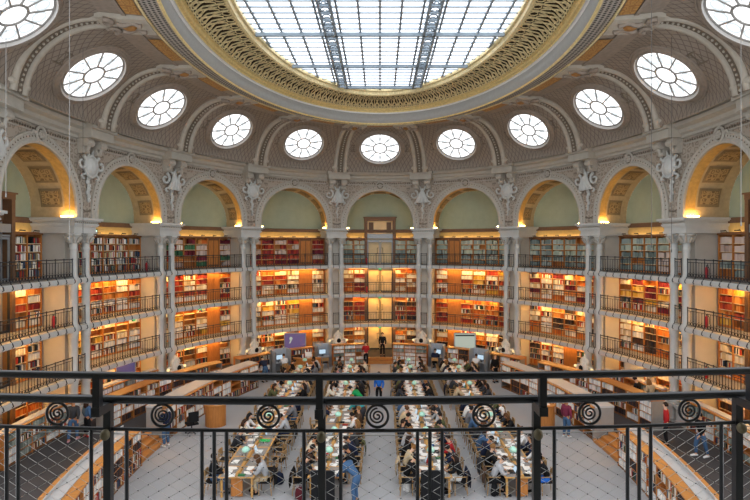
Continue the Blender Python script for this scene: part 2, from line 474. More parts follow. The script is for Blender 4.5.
# --- cornice ring, vault, ribs
T5 = TP[5]
mb = MB()
cp = [(FACE, CORB - .02), (.5, CORB), (.52, CORB + .12), (.66, CORB + .2), (.7, CORB + .36), (.95, CORB + .44), (1.0, CORB + .6), (.9, CORB + .64), (1.2, CORB + .7), (1.3, CORB + .72), (1.36, 13.98 + .36)]
sweep(mb, cp, -T5, T5, 160); struct(mb.build('trim_4', CORN, smooth=False))
VC, VR = (4.3, EYE + 5.2), 2.95
def vprof(ph, dr=0.): return (VC[0] - (VR - dr) * cos(ph), VC[1] + (VR - dr) * sin(ph))
PH0, PH1 = R(5), R(92)
OC0, OCR = R(42.5), R(24.5)
OCS = 1.47
def vpt(fn, s, ph, dr=0.):
    o, z = vprof(ph, dr); return fn(s, o, z)
for k in range(-5, 6):
    fn = bayfns[k]; nn = 64
    # vault web with a round hole for the oculus
    SW, lo, hi = 3.35, PH0, PH1
    rows, uv = [], []
    # the tangential scale shrinks with the offset
    def scl(ph):
        o, z = vprof(ph); d = 3.35 / max(.1, (fn(3.35, o, z) - fn(-3.35, o, z)).length / 2); return d
    os_ = {4: -.25, 3: .14}.get(abs(k), 0); e0 = fn(os_, 1.48, EYE + 6.1); e1 = fn(os_, 3.64, EYE + 7.81); C = (e0 + e1) / 2
    U = (vpt(fn, .5, OC0) - vpt(fn, -.5, OC0)).normalized(); V = (e1 - e0).normalized(); W = U.cross(V).normalized()
    if W.dot(Vector((0, YC, 8)) - C) < 0: W = -W
    rv = (e1 - e0).length / 2; ru = OCS
    def P(x, y, w): return C + U * (x * ru) + V * (y * rv) + W * w
    def G(x, y, w): return P(.97 * x, .97 * y + .03, w)
    hole, outer = [], []
    for i in range(nn):
        a = 2 * pi * i / nn
        hole.append(P(1.2 * cos(a), 1.2 * sin(a), -.12))
        c, q = cos(a), sin(a); mx = max(abs(c), abs(q)); c /= mx; q /= mx
        ph = OC0 + (q * (hi - OC0) if q > 0 else q * (OC0 - lo)); outer.append((SW * c, ph))
    for f in (0, .2, .4, .6, .8, 1):
        r, u = [], []
        for h, g in zip(hole, outer):
            q = h.lerp(vpt(fn, *g), f); r.append(q); u.append(((q - C).dot(U), (q - C).dot(V)))
        rows.append(r); uv.append(u)
    mb = MB(); mb.grid(rows, closed=True, uvs=uv)
    # put the four corners back: outer ring already lies on the patch border
    struct(mb.build('ceiling_web', VAULT))
    # oculus window, a flat tilted disc set in the web
    w = thing('window_%d' % (k + 6), None, None, C, kind='structure')
    circ = [2 * pi * i / 48 for i in range(48)]
    mb = MB(); mb.grid([[G(1.0 * cos(a), 1.0 * sin(a), -.13) for a in circ], [P(1.02 * cos(a), 1.02 * sin(a), .0) for a in circ]], closed=True); mb.build('reveal', SILL, w)
    mb = MB()
    for rr, ww, th_ in ((1.05, -.03, .045), (1.2, -.1, .06)): mb.tube([P(rr * cos(a), rr * sin(a), ww + .12 * abs(cos(a)) * 0) for a in circ], th_, 6, True)
    mb.grid([[P(1.22 * cos(a), 1.22 * sin(a), -.13) for a in circ], [P(1.14 * cos(a), 1.14 * sin(a), -.05) for a in circ], [P(1.02 * cos(a), 1.02 * sin(a), -.0) for a in circ]], closed=True); mb.build('frame', OFRAME, w)
    mb = MB(); mb.grid([[G(1.0 * cos(a), 1.0 * sin(a), -.12) for a in circ], [G(.01 * cos(a), .01 * sin(a), -.12) for a in circ]], closed=True); mb.build('glass', OCUG, w)
    mb = MB(); gl = -.1
    mb.tube([G(.34 * cos(a), .34 * sin(a), gl) for a in circ], .05, 5, True)
    mb.tube([G(.985 * cos(a), .985 * sin(a), gl) for a in circ], .045, 5, True)
    for j in range(10):
        a = 2 * pi * (j + .5) / 10
        mb.tube([G(.34 * cos(a), .34 * sin(a), gl), G(.98 * cos(a), .98 * sin(a), gl)], .038, 5)
    mb.build('muntin', MUNTD, w)
    mb = MB()
    for j in range(10):
        a = 2 * pi * j / 10
        mb.tube([G(.69 * cos(a) + .17 * cos(b), .69 * sin(a) + .17 * sin(b), gl) for b in [2 * pi * q / 16 for q in range(16)]], .028, 4, True)
    mb.build('leading', OCUP, w)
    # little fret panels tying the window to the ribs
    mb = MB()
    for sg in (-1, 1):
        def fp(u, d):
            return P(sg * 1.26, d, -.12).lerp(vpt(fn, sg * 2.35 * scl(OC0), OC0 + d * .5, .05), u)
        for d in (-.2, .2): mb.tube([fp(0, d), fp(1, d)], .045, 5)
        for u in (.15, .4, .65, .9): mb.tube([fp(u, -.18), fp(u, .18)], .035, 4)
    mb.build('fret_panel', DARKORN, w)
for k in [i for i in range(-5, 6) if i]:
    pf = piermap(k)
    # twin rib
    def rp(x, ph, dr):
        o, z = vprof(ph, dr); return pf(x * (1 - o * .035), o, z)
    g = thing('ceiling_rib', 'twin moulded ceiling rib above the ' + pname(k), 'ceiling rib', pf(0, 1.3, CORB + .7), 0, 'twin ceiling ribs')
    phs = [R(4) + R(86) * i / 14 for i in range(15)]
    for sg in (-1, 1):
        mb = MB(); mb.tube([rp(sg * .38, p, .05) for p in phs], .155, 8); mb.build('roll_moulding', RIB, g, smooth=True)
        mb = MB(); mb.tube([rp(sg * .62, p, .02) for p in phs], .05, 6); mb.build('fillet', OFRAME, g, smooth=True)
        mb = MB(); mb.ball((0, 0, 0), .26, .2, .16, 8, 6, lambda X, Y, Z: pf(sg * .4 + X, 1.42 + Y, CORB + .82 + Z)); mb.build('foot', RIB, g)
    mb = MB()
    rows = [[rp(x, p, .1) for x in (-.2, 0, .2)] for p in phs]; mb.grid(rows); mb.build('band', DARKORN, g)  # dark colour stands in for shade between the two rolls
    mb = MB()
    for i in range(22):
        p = R(6) + R(80) * i / 21; c = rp(0, p, .12); mb.ball(c, .055, .055, .055, 6, 4)
    mb.build('bead_moulding', RIB, g)
    # bracket where the rib meets the flat ring
    oz = EYE + 8.1
    b = thing('ceiling_bracket', 'carved scroll bracket at the rib top above the ' + pname(k), 'ornament', pf(0, 4.6, oz - .3), 0, 'scroll brackets round the skylight')
    mb = MB()
    mb.box(-.62, .62, 4.2, 5.2, oz - .14, oz + .1, pf); mb.box(-.7, .7, 4.95, 5.95, oz - .2, oz - .02, pf)
    mb.build('block', RIB, b)
    mb = MB()
    for sg in (-1, 1):
        sp = [pf(sg * (.34 + (.3 - .028 * i) * cos(i * .55)), 4.5 + (.3 - .028 * i) * sin(i * .55), oz - .2) for i in range(10)]
        mb.tube(sp, [.1 - .005 * i for i in range(10)], 6)
        mb.tube([pf(sg * .3, 4.9 + .1 * i, oz - .22 - .05 * sin(i)) for i in range(9)], .09, 6)
    mb.build('scroll', OFRAME, b)
    mb = MB(); mb.ball((0, 0, 0), .2, .26, .12, 8, 6, lambda X, Y, Z: pf(X, 5.2 + Y, oz - .22 + Z)); mb.build('leaf', ORPAN, b)

# --- soffit ring between the vault and the skylight surround
H = EYE
mb = MB(); sweep(mb, [(VC[0] - .1, H + 8.15), (5.15, H + 8.1), (5.15, H + 8.02), (5.3, H + 8.0), (5.3, H + 8.06), (5.95, H + 8.02)], -pi, pi, 160); struct(mb.build('trim_5', OFRAME))
mb = MB(); sweep(mb, [(5.95, H + 8.02), (5.95, H + 7.95), (6.03, H + 7.95), (6.03, H + 8.0)], -pi, pi, 160); struct(mb.build('trim_6', GOLD2))
mb = MB(); sweep(mb, [(6.03, H + 8.0), (6.4, H + 7.97), (6.75, H + 7.94)], -pi, pi, 160); struct(mb.build('ceiling_grille', GRILLE))
mb = MB(); sweep(mb, [(6.75, H + 7.96), (6.7, H + 7.88), (6.78, H + 7.84), (6.82, H + 7.92)], -pi, pi, 160); struct(mb.build('trim_7', GOLD))
mb = MB(); sweep(mb, [(6.82, H + 7.92), (6.95, H + 8.05), (6.97, H + 8.2), (6.9, H + 8.35), (6.86, H + 8.5)], -pi, pi, 160); struct(mb.build('trim_8', COVE, smooth=True))
mb = MB(); sweep(mb, [(6.86, H + 8.5), (6.84, H + 8.54), (6.9, H + 8.58), (6.98, H + 8.56)], -pi, pi, 160); struct(mb.build('trim_9', SILL))
mb = MB(); sweep(mb, [(6.98, H + 8.56), (7.0, H + 8.62), (7.1, H + 8.66), (7.14, H + 8.74), (7.22, H + 8.77), (7.25, H + 8.82)], -pi, pi, 160); struct(mb.build('trim_10', GOLD))
def cove(v):          # lattice cove profile, v 0..1
    a = v * pi / 2
    return (7.25 + 1.3 * (1 - cos(a)) * .9 + 0.12 * v, H + 8.8 + .48 * sin(a))
mb = MB(); sweep(mb, [cove(i / 6) for i in range(7)], -pi, pi, 160); struct(mb.build('trim_11', GOLDBACK))
mb = MB(); sweep(mb, [(8.4, H + 9.27), (8.5, H + 9.2), (8.6, H + 9.24), (8.62, H + 9.42), (8.72, H + 9.46), (8.74, H + 9.62)], -pi, pi, 160); struct(mb.build('trim_12', GOLD2))
# pierced gilt lattice: palmette and scroll motif repeated round the cove
NM = 84
lat = MB()
def cpt(t, v, lift=.06):
    o, z = cove(v); return El(t, o + lift * .6, z - lift)
for i in range(NM):
    t0 = -R(128) + R(256) * i / NM; dt = R(256) / NM
    def q(u, v): return cpt(t0 + dt * u, v)
    lat.tube([q(.5 + .46 * sin(pi * j / 8) * (1 if 1 else 0) * cos(pi * j / 16), .04 + .5 * j / 8) for j in range(9)], .034, 4)
    lat.tube([q(.5 - .46 * sin(pi * j / 8) * cos(pi * j / 16), .04 + .5 * j / 8) for j in range(9)], .034, 4)
    lat.tube([q(.5 + .22 * cos(j * .9), .28 + .11 * sin(j * .9)) for j in range(8)], .03, 4)
    for sg in (-1, 1):
        lat.tube([q(.5 + sg * (.1 + .36 * j / 5), .55 + .2 * sin(j / 5 * 1.7)) for j in range(6)], .026, 4)
    lat.tube([q(.5 + .3 * cos(j * .9), .85 + .09 * sin(j * .9)) for j in range(8)], .024, 4)
    lat.tube([q(.0 + .26 * cos(j * .9), .14 + .1 * sin(j * .9)) for j in range(8)], .022, 4)
    lat.tube([q(0, .0), q(.03, .45), q(0, .95)], .034, 4)
    lat.tube([q(.5, .52), q(.5, .74)], .034, 4)
    lat.tube([q(0, .96), q(.5, .98), q(1, .96)], .03, 4)
struct(lat.build('trim_13', GOLD2))
# orange painted panels with rolls, one each side of every oculus bay
for k in range(-5, 6):
    fn = bayfns[k]; sc = 3.35 / ((fn(3.35, 5.6, 0) - fn(-3.35, 5.6, 0)).length / 2)
    mb = MB(); hw = 1.7
    rows = [[fn(-hw + 2 * hw * j / 8, o, H + 7.99) for j in range(9)] for o in (5.36, 5.88)]
    mb.grid(rows, uvs=[[(-hw + 2 * hw * j / 8, o) for j in range(9)] for o in (5.36, 5.88)])
    struct(mb.build('trim_14', ORPAN))

# --- skylight: glass and steel
sk = thing('window_12', None, None, (0, YC, H + 9.5), kind='structure')
mb = MB(); zz = H + 9.66; c = [2 * pi * i / 96 for i in range(96)]
mb.grid([[Vector(((B - 8.7) * sin(a), YC + (A - 8.7) * cos(a), zz)) for a in c], [Vector((.01 * sin(a), YC + .01 * cos(a), zz)) for a in c]], closed=True)
mb.build('glass', SKYG, sk)
gb, ga = B - 8.72, A - 8.72
def halfY(x): return ga * sqrt(max(0, 1 - (x / gb) ** 2))
def halfX(y): return gb * sqrt(max(0, 1 - ((y - YC) / ga) ** 2))
zm = H + 9.58
mbar = MB(); x = -5.4
xs = [-5.28 + .88 * i for i in range(13)]
for x in xs:
    h = halfY(x)
    if h > .2: mbar.box(x - .048, x + .048, YC - h, YC + h, zm - .05, zm + .05)
mbar.build('glazing_bar', MUNT, sk)
mbar = MB(); y = YC - 10.8
while y < YC + ga:
    h = halfX(y)
    if h > .2: mbar.box(-h, h, y - .04, y + .04, zm - .03, zm + .03)
    y += .55
mbar.build('purlin', MUNT, sk)
mg = MB()
for yy in (24.2 - 8.6, 24.2 - 4.3, 24.2, 28.5, 32.3):
    h = halfX(yy)
    if h > .2:
        mg.box(-h, h, yy - .07, yy + .07, zm - .22, zm - .05)
mg.build('cross_girder', MUNT, sk)
for x in (-2.2, 2.2):
    mg = MB()
    for dx in (-.24, .24):
        h = halfY(x + dx); mg.box(x + dx - .05, x + dx + .05, YC - h, YC + h, zm - .22, zm - .04)
    y = YC - 10
    while y < YC + 10.:
        rg = [(x + .17 * cos(a), y + .2 * sin(a), zm - .16) for a in [2 * pi * i / 10 for i in range(10)]]
        mg.tube(rg, .03, 4, True)
        mg.box(x - .24, x + .24, y + .31, y + .37, zm - .2, zm - .1)
        mg.tube([(x - .2, y + .2, zm - .16), (x, y, zm - .16), (x + .2, y + .2, zm - .16)], .025, 4)
        y += .68
    mg.build('lattice_girder', MUNT, sk)

# ================================================================== GALLERY FLOORS AND PIERS
for i, (z0, z1) in enumerate(SLAB):
    mb = MB(); sweep(mb, [(BACK, z0 + .04), (-.1, z0 + .04), (-.02, z0), (.2, z0), (.2, z0 + .05), (.22, z0 + .06), (.22, z1), (BACK, z1)], -TP[4], TP[4], 128)
    o = struct(mb.build('floor_gallery', STONE))
    # little gallery carpet
    mb = MB(); sweep(mb, [(BACK + .4, z1 + .006), (-.2, z1 + .006)], -TP[4], TP[4], 128); mb.build('floor_carpet', GREYEND, o)
# near gallery under the camera
mb = MB(); sweep(mb, [(-2.9, SLAB[2][0]), (.1, SLAB[2][0]), (.1, SLAB[2][1]), (-2.9, SLAB[2][1])], pi - R(60), pi + R(60), 40)
struct(mb.build('floor_gallery', STONE))

def col_profile():
    p = [(.30, 1.25), (.30, 1.38), (.26, 1.42), (.27, 1.5), (.22, 1.56), (.2, 1.62)]
    for z0, z1 in SLAB:
        r = .195 if z0 < 6 else .18
        p += [(r, z0 - .3), (r + .03, z0 - .26), (r + .015, z0 - .18), (r + .05, z0 - .1), (r + .06, z0 + .0), (r + .06, z1), (r + .04, z1 + .06), (r - .01, z1 + .12)]
    p += [(.165, 8.5), (.19, 8.55), (.19, 8.62), (.165, 8.66), (.165, 8.85)]
    return p
shaft_me = MB().lathe(col_profile(), 16).mesh('shaft', STONE, smooth=True)
capm = MB().lathe([(.17, 8.85), (.2, 8.88), (.19, 8.95), (.21, 9.05), (.28, 9.18), (.34, 9.22), (.34, 9.31), (.2, 9.32)], 16)
cap_me = capm.mesh('capital', STONE, smooth=True)
lm = MB()
for i in range(8):
    a = 2 * pi * i / 8; c, s = cos(a), sin(a)
    lm.tube([(c * r, s * r, z) for r, z in ((.2, 8.88), (.25, 8.98), (.31, 9.08), (.35, 9.1), (.36, 9.05))], [.05, .06, .06, .05, .03], 5)
for i in range(4):
    a = pi / 4 + pi / 2 * i; c, s = cos(a), sin(a)
    lm.tube([(c * (.34 + .07 * cos(b)), s * (.34 + .07 * cos(b)), 9.2 + .06 * sin(b)) for b in (0, 1, 2, 3, 4, 5)], .035, 5)
leaf_me = lm.mesh('leaf', STONE2)
bm_ = MB(); bm_.box(-.36, .36, -.36, .36, RF, .55); bm_.box(-.32, .32, -.32, .32, .55, 1.1); bm_.box(-.37, .37, -.37, .37, 1.1, 1.25)
base_me = bm_.mesh('pedestal', STONE)
for k in [i for i in range(-5, 6) if i]:
    pf = piermap(k); ang = math.atan2(pf.T.y, pf.T.x)
    for j, x in enumerate((-.44, .44)):
        # which of the pair is nearer the door
        pos = pf(x, 0, 0)
        near = 'inner' if abs(pos.x) < abs(pf(-x, 0, 0).x) else 'outer'
        if abs(k) > 3: near = 'far' if pos.y > pf(-x, 0, 0).y else 'near'
        c = thing('column', 'slender pale iron column, %s one of the pair at the %s' % (near, pname(k)), 'column', pos, ang, 'paired iron columns')
        newpart('shaft', shaft_me, c); newpart('pedestal', base_me, c)
        cp_ = newpart('capital', cap_me, c); newpart('leaf', leaf_me, cp_)
    mb = MB(); mb.box(-.46, .46, -1.95, -.4, 0., IMP - .7, pf); w = struct(mb.build('wall_pier', WALL))
    # entablature block with stepped mouldings
    mb = MB()
    for (hx, y1, z0, z1) in ((.80, .34, 9.31, 9.42), (.76, .3, 9.42, 9.62), (.82, .36, 9.62, 9.68), (.86, .40, 9.68, 9.76), (.8, .34, 9.76, 9.86), (.92, .46, 9.86, 9.92), (1.0, .54, 9.92, IMP)):
        mb.box(-hx, hx, -1.95, y1, z0, z1, pf)
    struct(mb.build('trim_15', STONE))
    mb = MB()
    for i in range(12):
        x = -.76 + 1.52 * i / 11; mb.box(x - .03, x + .03, .34, .4, 9.78, 9.85, pf)
    struct(mb.build('trim_16', STONE2))
    # corbel block and consoles beneath the cornice
    g = thing('cornice_corbel', 'cornice block on two scroll consoles over the ' + pname(k), 'corbel', pf(0, .8, 13.15), 0, 'cornice corbels')
    mb = MB(); mb.box(-.82, .82, .35, 1.2, CORB + .02, CORB + .42, pf); mb.box(-.9, .9, .35, 1.34, CORB + .42, CORB + .74, pf); mb.build('block', CORN, g)
    for sg in (-1, 1):
        mb = MB()
        xc = sg * .45
        mb.box(xc - .17, xc + .17, .35, .66, 13.0, CORB + .03, pf); mb.box(xc - .21, xc + .21, .35, .9, CORB - .12, CORB + .03, pf)
        mb.tube([pf(xc - .22, .8, CORB - .17), pf(xc + .22, .8, CORB - .17)], .17, 10)
        mb.tube([pf(xc - .19, .62, 13.1), pf(xc + .19, .62, 13.1)], .11, 8)
        mb.tube([pf(xc, .72, 13.1), pf(xc, .78, 13.3), pf(xc, .86, 13.5)], [.07, .09, .1], 6)
        mb.build('console', STONE2, g)
    # cartouche: shield, scrolls, drapery and garland
    kind_ = abs(k) % 2
    g = thing('cartouche', 'carved %s with scrolls above the %s' % ('garlanded shield' if kind_ == 0 else 'draped trophy', pname(k)), 'ornament', pf(0, .5, 11.7), 0, 'spandrel cartouches')
    zc = 12.45
    mb = MB()
    if kind_ == 0:
        mb.ball((0, 0, 0), .36, .2, .42, 12, 8, lambda X, Y, Z: pf(X * 1.15, .55 + Y * 1.3, zc + Z * 1.1))
        mb.tube([pf(.42 * cos(a), .6, zc + .5 * sin(a)) for a in [2 * pi * i / 20 for i in range(20)]], .07, 6, True)
    else:
        for x0, x1, r0, r1 in ((-.02, -.26, .09, .16), (.02, .26, .09, .16), (0, 0, .1, .17), (-.05, -.45, .07, .1), (.05, .45, .07, .1)):
            mb.tube([pf(x0 + (x1 - x0) * u, .62 + .1 * sin(u * 3), zc + .4 - .85 * u) for u in [i / 6 for i in range(7)]], [r0 + (r1 - r0) * i / 6 for i in range(7)], 7)
        mb.ball((0, 0, 0), .15, .14, .16, 8, 6, lambda X, Y, Z: pf(X, .62 + Y, zc + .45 + Z))
    mb.build('shield' if kind_ == 0 else 'drapery', STONE, g)
    mb = MB()
    for sg in (-1, 1):
        sp = []
        for i in range(15):
            a = i * .5; r = .3 - .018 * i
            sp.append(pf(sg * (.66 + 1.2 * r * cos(a + 1.9)), .6 + .03 * i / 14, zc + .12 + 1.2 * r * sin(a + 1.9)))
        mb.tube(sp, [.085 - .003 * i for i in range(15)], 6)
        mb.tube([pf(sg * (.12 + .1 * u), .55, zc + .5 + .3 * u) for u in (0, .3, .6, 1)], [.09, .07, .05, .03], 6)
        mb.tube([pf(sg * (.15 + .45 * sin(u * 2.4)), .55, zc - .3 - .3 * u) for u in [i / 6 for i in range(7)]], .06, 6)
    mb.build('scroll', STONE, g)
    mb = MB()
    for i in range(7): mb.ball((0, 0, 0), .12 - .01 * i, .1, .12, 6, 5, lambda X, Y, Z: pf(.05 * sin(i * 2.) + X, .45 + Y, zc - .55 - .17 * i + Z))
    mb.build('garland', STONE, g)
    mb = MB()
    for i in range(10):
        mb.ball((0, 0, 0), .05, .04, .05, 5, 4, lambda X, Y, Z: pf(-.45 + .1 * i + X, FACE + .02 + Y, IMP + .3 + .03 * abs(i - 4.5) + Z))
    mb.tube([pf(-.45 + .1 * i, FACE + .02, IMP + .3 + .03 * abs(i - 4.5)) for i in range(10)], .015, 4)
    mb.build('bead_moulding', DARKORN, g)
    # ornate lamp stand in front of the pair
    if abs(k) <= 3:
        g = thing('lamp_stand', 'pale scrolled two-globe lamp stand before the ' + pname(k), 'lamp', pf(0, .62, RF), 0, 'globe lamp stands at the piers')
        mb = MB()
        mb.box(-.62, .62, .4, .95, RF, .7, pf); mb.box(-.52, .52, .45, .9, .7, 1.2, pf); mb.box(-.58, .58, .42, .93, 1.2, 1.3, pf)
        mb.build('plinth', CREAM, g)
        mb = MB()
        mb.tube([pf(0, .68, z) for z in (1.3, 1.5, 1.75, 1.95, 2.15, 2.35)], [.42, .36, .28, .2, .14, .05], 10)
        for sg in (-1, 1):
            mb.tube([pf(sg * (.42 + (.26 - .02 * i) * cos(i * .6 - 1.2)), .7, 1.52 + (.26 - .02 * i) * sin(i * .6 - 1.2)) for i in range(11)], .08, 6)
            mb.tube([pf(sg * (.2 + .08 * sin(i)), .72, 1.85 + .07 * i) for i in range(6)], .08, 6)
        mb.build('scroll', CREAM, g)
        mb = MB(); mb.ball((0, 0, 0), .16, .06, .18, 10, 6, lambda X, Y, Z: pf(X, 1.0 + Y, 1.62 + Z)); mb.build('vent_opening', SOFT, g)
        for sg in (-1, 1):
            mb = MB(); mb.ball((0, 0, 0), .085, .085, .085, 10, 7, lambda X, Y, Z: pf(sg * .66 + X, .8 + Y, 1.62 + Z)); lg = mb.build('globe', BULB, g)
            mb = MB(); mb.tube([pf(sg * .45, .76, 1.35), pf(sg * .62, .8, 1.36), pf(sg * .66, .8, 1.5)], .03, 6); mb.build('bracket', IRON2, g)

# ================================================================== GALLERY BOOKCASES, BOOKS, RAILINGS, LIGHTS
PAL = {
 'red': ['#a3382b', '#8e2f2a', '#b54a33', '#7d2a2c', '#c4583c', '#94393a'],
 'orange': ['#c86a2c', '#d27b35', '#b75f2a', '#c98a4a', '#d89850'],
 'cream': ['#e6dcc4', '#d9ccb0', '#efe8d8', '#c9b894', '#f0ece2'],
 'mixed': ['#e8e4da', '#7d2f2e', '#2e4661', '#3a5446', '#c9b58a', '#202428', '#a8562f', '#d8d4ca', '#57606e', '#8a7a5f', '#b33a30', '#efece6'],
 'sage': ['#b3bda8', '#bec6b4', '#a6b2a2', '#c8ccb8', '#acb8ae', '#98a6a0'],
 'slate': ['#84908c', '#77857f', '#939d96', '#6d7a76', '#a0a8a0'],
 'dark': ['#3a2f2c', '#4c3a32', '#2c3340', '#5a3c30', '#463f3d', '#6b5040'],
 'white': ['#efeeea', '#e4e2dc', '#f5f4f0', '#d6d8da', '#e9e4d8', '#c9d0d4'],
 'pink': ['#c9b2a6', '#d6c3b6', '#bfa89c', '#cdbdb4'],
 'wine': ['#6e2530', '#7f2c36', '#5d2029', '#8a3440'],
 'yellow': ['#d9b24a', '#c9a03c', '#e0c070'],
 'green': ['#3f6b4a', '#4f7d58', '#356048'],
}
CNAME = {'red': 'red', 'orange': 'orange', 'cream': 'cream', 'mixed': 'coloured', 'sage': 'sage', 'slate': 'slate', 'dark': 'dark', 'white': 'white', 'pink': 'pinkish', 'wine': 'wine red', 'yellow': 'yellow', 'green': 'green'}
def cname(h):
    r, g, b = [int(h[i:i + 2], 16) for i in (1, 3, 5)]
    m, n = max(r, g, b), min(r, g, b)
    if m - n < 26: return 'white' if m > 215 else 'pale grey' if m > 150 else 'grey' if m > 80 else 'black'
    if r == m: return 'cream' if n > 160 else 'red' if g < r * .5 else 'orange' if g < r * .68 else 'tan'
    return 'blue' if b == m else 'green'
BOOKS = []          # (map, s0, s1, o_spine, depth, z, h, colour, where)
rnd = random.Random(11)
def fill_row(fn, s0, s1, ospine, dep, z, hmax, palette, wmin=.03, wmax=.06, where=None, full=.93, into=-1):
    s = s0 + .01; run = 0; col = None; n = 0
    if rnd.random() > .94: s1 = s0 + (s1 - s0) * rnd.uniform(.5, .9)
    while True:
        if run <= 0:
            col = rnd.choice(PAL[palette]); run = rnd.choice([1, 1, 1, 2]) if palette in ('mixed', 'white', 'dark') else rnd.choice([1, 1, 2, 3, 5]); w0 = rnd.uniform(wmin, wmax); h0 = rnd.uniform(.74, .97)
        run -= 1
        w = w0 * rnd.uniform(.9, 1.1)
        if s + w > s1 - .01: break
        if rnd.random() < full:
            n += 1
            h = min(hmax * .96, hmax * h0 * rnd.uniform(.97, 1.03))
            BOOKS.append((fn, s + .001, s + w - .002, ospine - rnd.uniform(.0, .03) * -into * -1, dep, z, h, col, where, n, into))
        s += w

def bookcase(fn, k, L, z0, z1, slots, sname):
    """a run of oak shelving at the back of one bay; slots = [(s0, s1, kind)]"""
    S0, S1 = slots[0][0], slots[-1][1]; ob, of = BACK + .02, -1.5
    g = thing('bookcase', 'oak bookcase %s, %s, %s' % (sname, LEVELNAME[L], BAYNAME[k].replace('the ', '')), 'bookcase', fn((S0 + S1) / 2, of, z0), 0, 'oak bookcases round the galleries')
    mb = MB(); mb.box(S0, S1, ob, ob + .03, z0, z1, fn, 8); mb.build('back_panel', WOOD, g)
    nrow = 5; rh = (z1 - z0 - .16) / nrow
    edges = sorted({round(a, 4) for a, b, c in slots} | {round(b, 4) for a, b, c in slots})
    for e in edges:
        mb = MB(); mb.box(e - .03, e + .03, ob, of + .03, z0, z1, fn); mb.build('upright', WOOD, g)
    mb = MB(); mb.box(S0 - .04, S1 + .04, ob, of + .08, z1 - .06, z1, fn, 8); mb.box(S0 - .04, S1 + .04, of + .04, of + .08, z1, z1 + .07, fn, 8); mb.build('cornice', WOOD if L < 3 else WOODD, g)
    mb = MB(); mb.box(S0, S1, ob, of + .04, z0, z0 + .08, fn, 8); mb.build('plinth', WOOD, g)
    for (a, b, kd) in slots:
        if kd == 'door':
            mb = MB(); mb.box(a + .03, b - .03, of - .05, of, z0 + .08, z1 - .06, fn, 2); d = mb.build('cupboard_door', WOODD if L in (3,) else WOOD, g)
            mb = MB()
            mb.box(a + .1, (a + b) / 2 - .03, of, of + .02, z0 + .2, z1 - .2, fn); mb.box((a + b) / 2 + .03, b - .1, of, of + .02, z0 + .2, z1 - .2, fn); mb.build('raised_panel', WOOD, d)
            continue
        for r in range(1, nrow):
            mb = MB(); z = z0 + .08 + rh * r; mb.box(a + .03, b - .03, ob + .03, of, z - .015, z + .015, fn, 2); mb.build('shelf', SHELFP, g)
        for r in range(nrow):
            z = z0 + .08 + rh * r + .016
            if L == 3:
                p = rnd.choice(['sage', 'sage', 'slate']) if k >= 0 else ('red' if k == -1 else 'mixed')
                if k >= 0 and r < 2: p = 'slate'
                if k == 4: p = 'pink' if r > 1 else 'slate'
                if k == 3: p = 'sage' if r > 2 else 'slate' if b < .5 else 'pink'
                if k == -1: p = rnd.choice(['red', 'red', 'wine', 'pink'])
                if k == -2: p = rnd.choice(['orange', 'mixed', 'green', 'wine', 'pink'])
                if k in (0, 1) and r > 2: p = 'sage'
            elif L == 2:
                p = rnd.choice({0: ['orange', 'red', 'cream', 'cream'], 1: ['mixed', 'orange', 'cream', 'red', 'white', 'yellow'], 2: ['mixed', 'orange', 'white', 'cream', 'wine'], 3: ['mixed', 'wine', 'cream', 'yellow'], 4: ['red', 'yellow', 'orange']}[k] if k >= 0 else ['mixed', 'orange', 'cream', 'white', 'red'])
            elif L == 1:
                p = rnd.choice(['cream', 'mixed', 'orange', 'white', 'dark'] if k >= 0 else ['cream', 'white', 'mixed', 'yellow'])
                if k in (0, 1): p = rnd.choice(['red', 'dark', 'orange', 'mixed'])
            else: p = rnd.choice(['mixed', 'orange', 'white', 'dark'])
            emp = (L == 1 and k in (-2, -3) and r > 2 and rnd.random() < .6) or rnd.random() < .04
            if emp: continue
            wide = L == 3 and k >= 0
            fill_row(fn, a + .035, b - .035, of - .04, .22, z, rh - .05, p, .05 if wide else .035, .09 if wide else .065, None, .95)
    # picture lights on top
    for (a, b, kd) in slots:
        mb = MB()
        c = (a + b) / 2
        mb.tube([fn(c, of - .1, z1), fn(c, of + .02, z1 + .16), fn(c, of + .16, z1 + .14)], .014, 4)
        mb.box(c - .13, c + .13, of + .12, of + .18, z1 + .1, z1 + .15, fn)
        mb.build('picture_light', IRON2, g)
    return g
LV = [(RF, 2.4), (2.72, 4.7), (5.02, 6.92), (7.24, 9.28)]
for k in range(-4, 5):
    fn = bayfns[k]
    for L, (z0, z1) in enumerate(LV):
        if k == 0 or abs(k) == 4:
            for sg in (-1, 1):
                sl = [(sg * x0, sg * x1, 'shelf') for x0, x1 in ((1.02, 1.86), (1.86, 2.7))]
                if sg < 0: sl = [(b, a, c) for a, b, c in sl[::-1]]
                side = ('right' if sg > 0 else 'left') if k == 0 else ('nearer' if sg > 0 else 'farther')
                bookcase(fn, k, L, z0, z1, sl, side + ' of the door' if k == 0 else '%s than the doorway' % side)
        else:
            w = 5.4 / 6; sl = []
            for i in range(6):          # outward coordinate runs away from the centre
                a = -2.7 + w * i; kd = 'shelf'
                if i == 1 and (k < 0 and abs(k) < 3 or k == 1): kd = 'door'
                if k == 2 and L == 0 and i == 3: kd = 'door'
                sl.append((a, a + w, kd))
            bookcase(fn, k, L, z0, z1, sl, 'filling the wall')

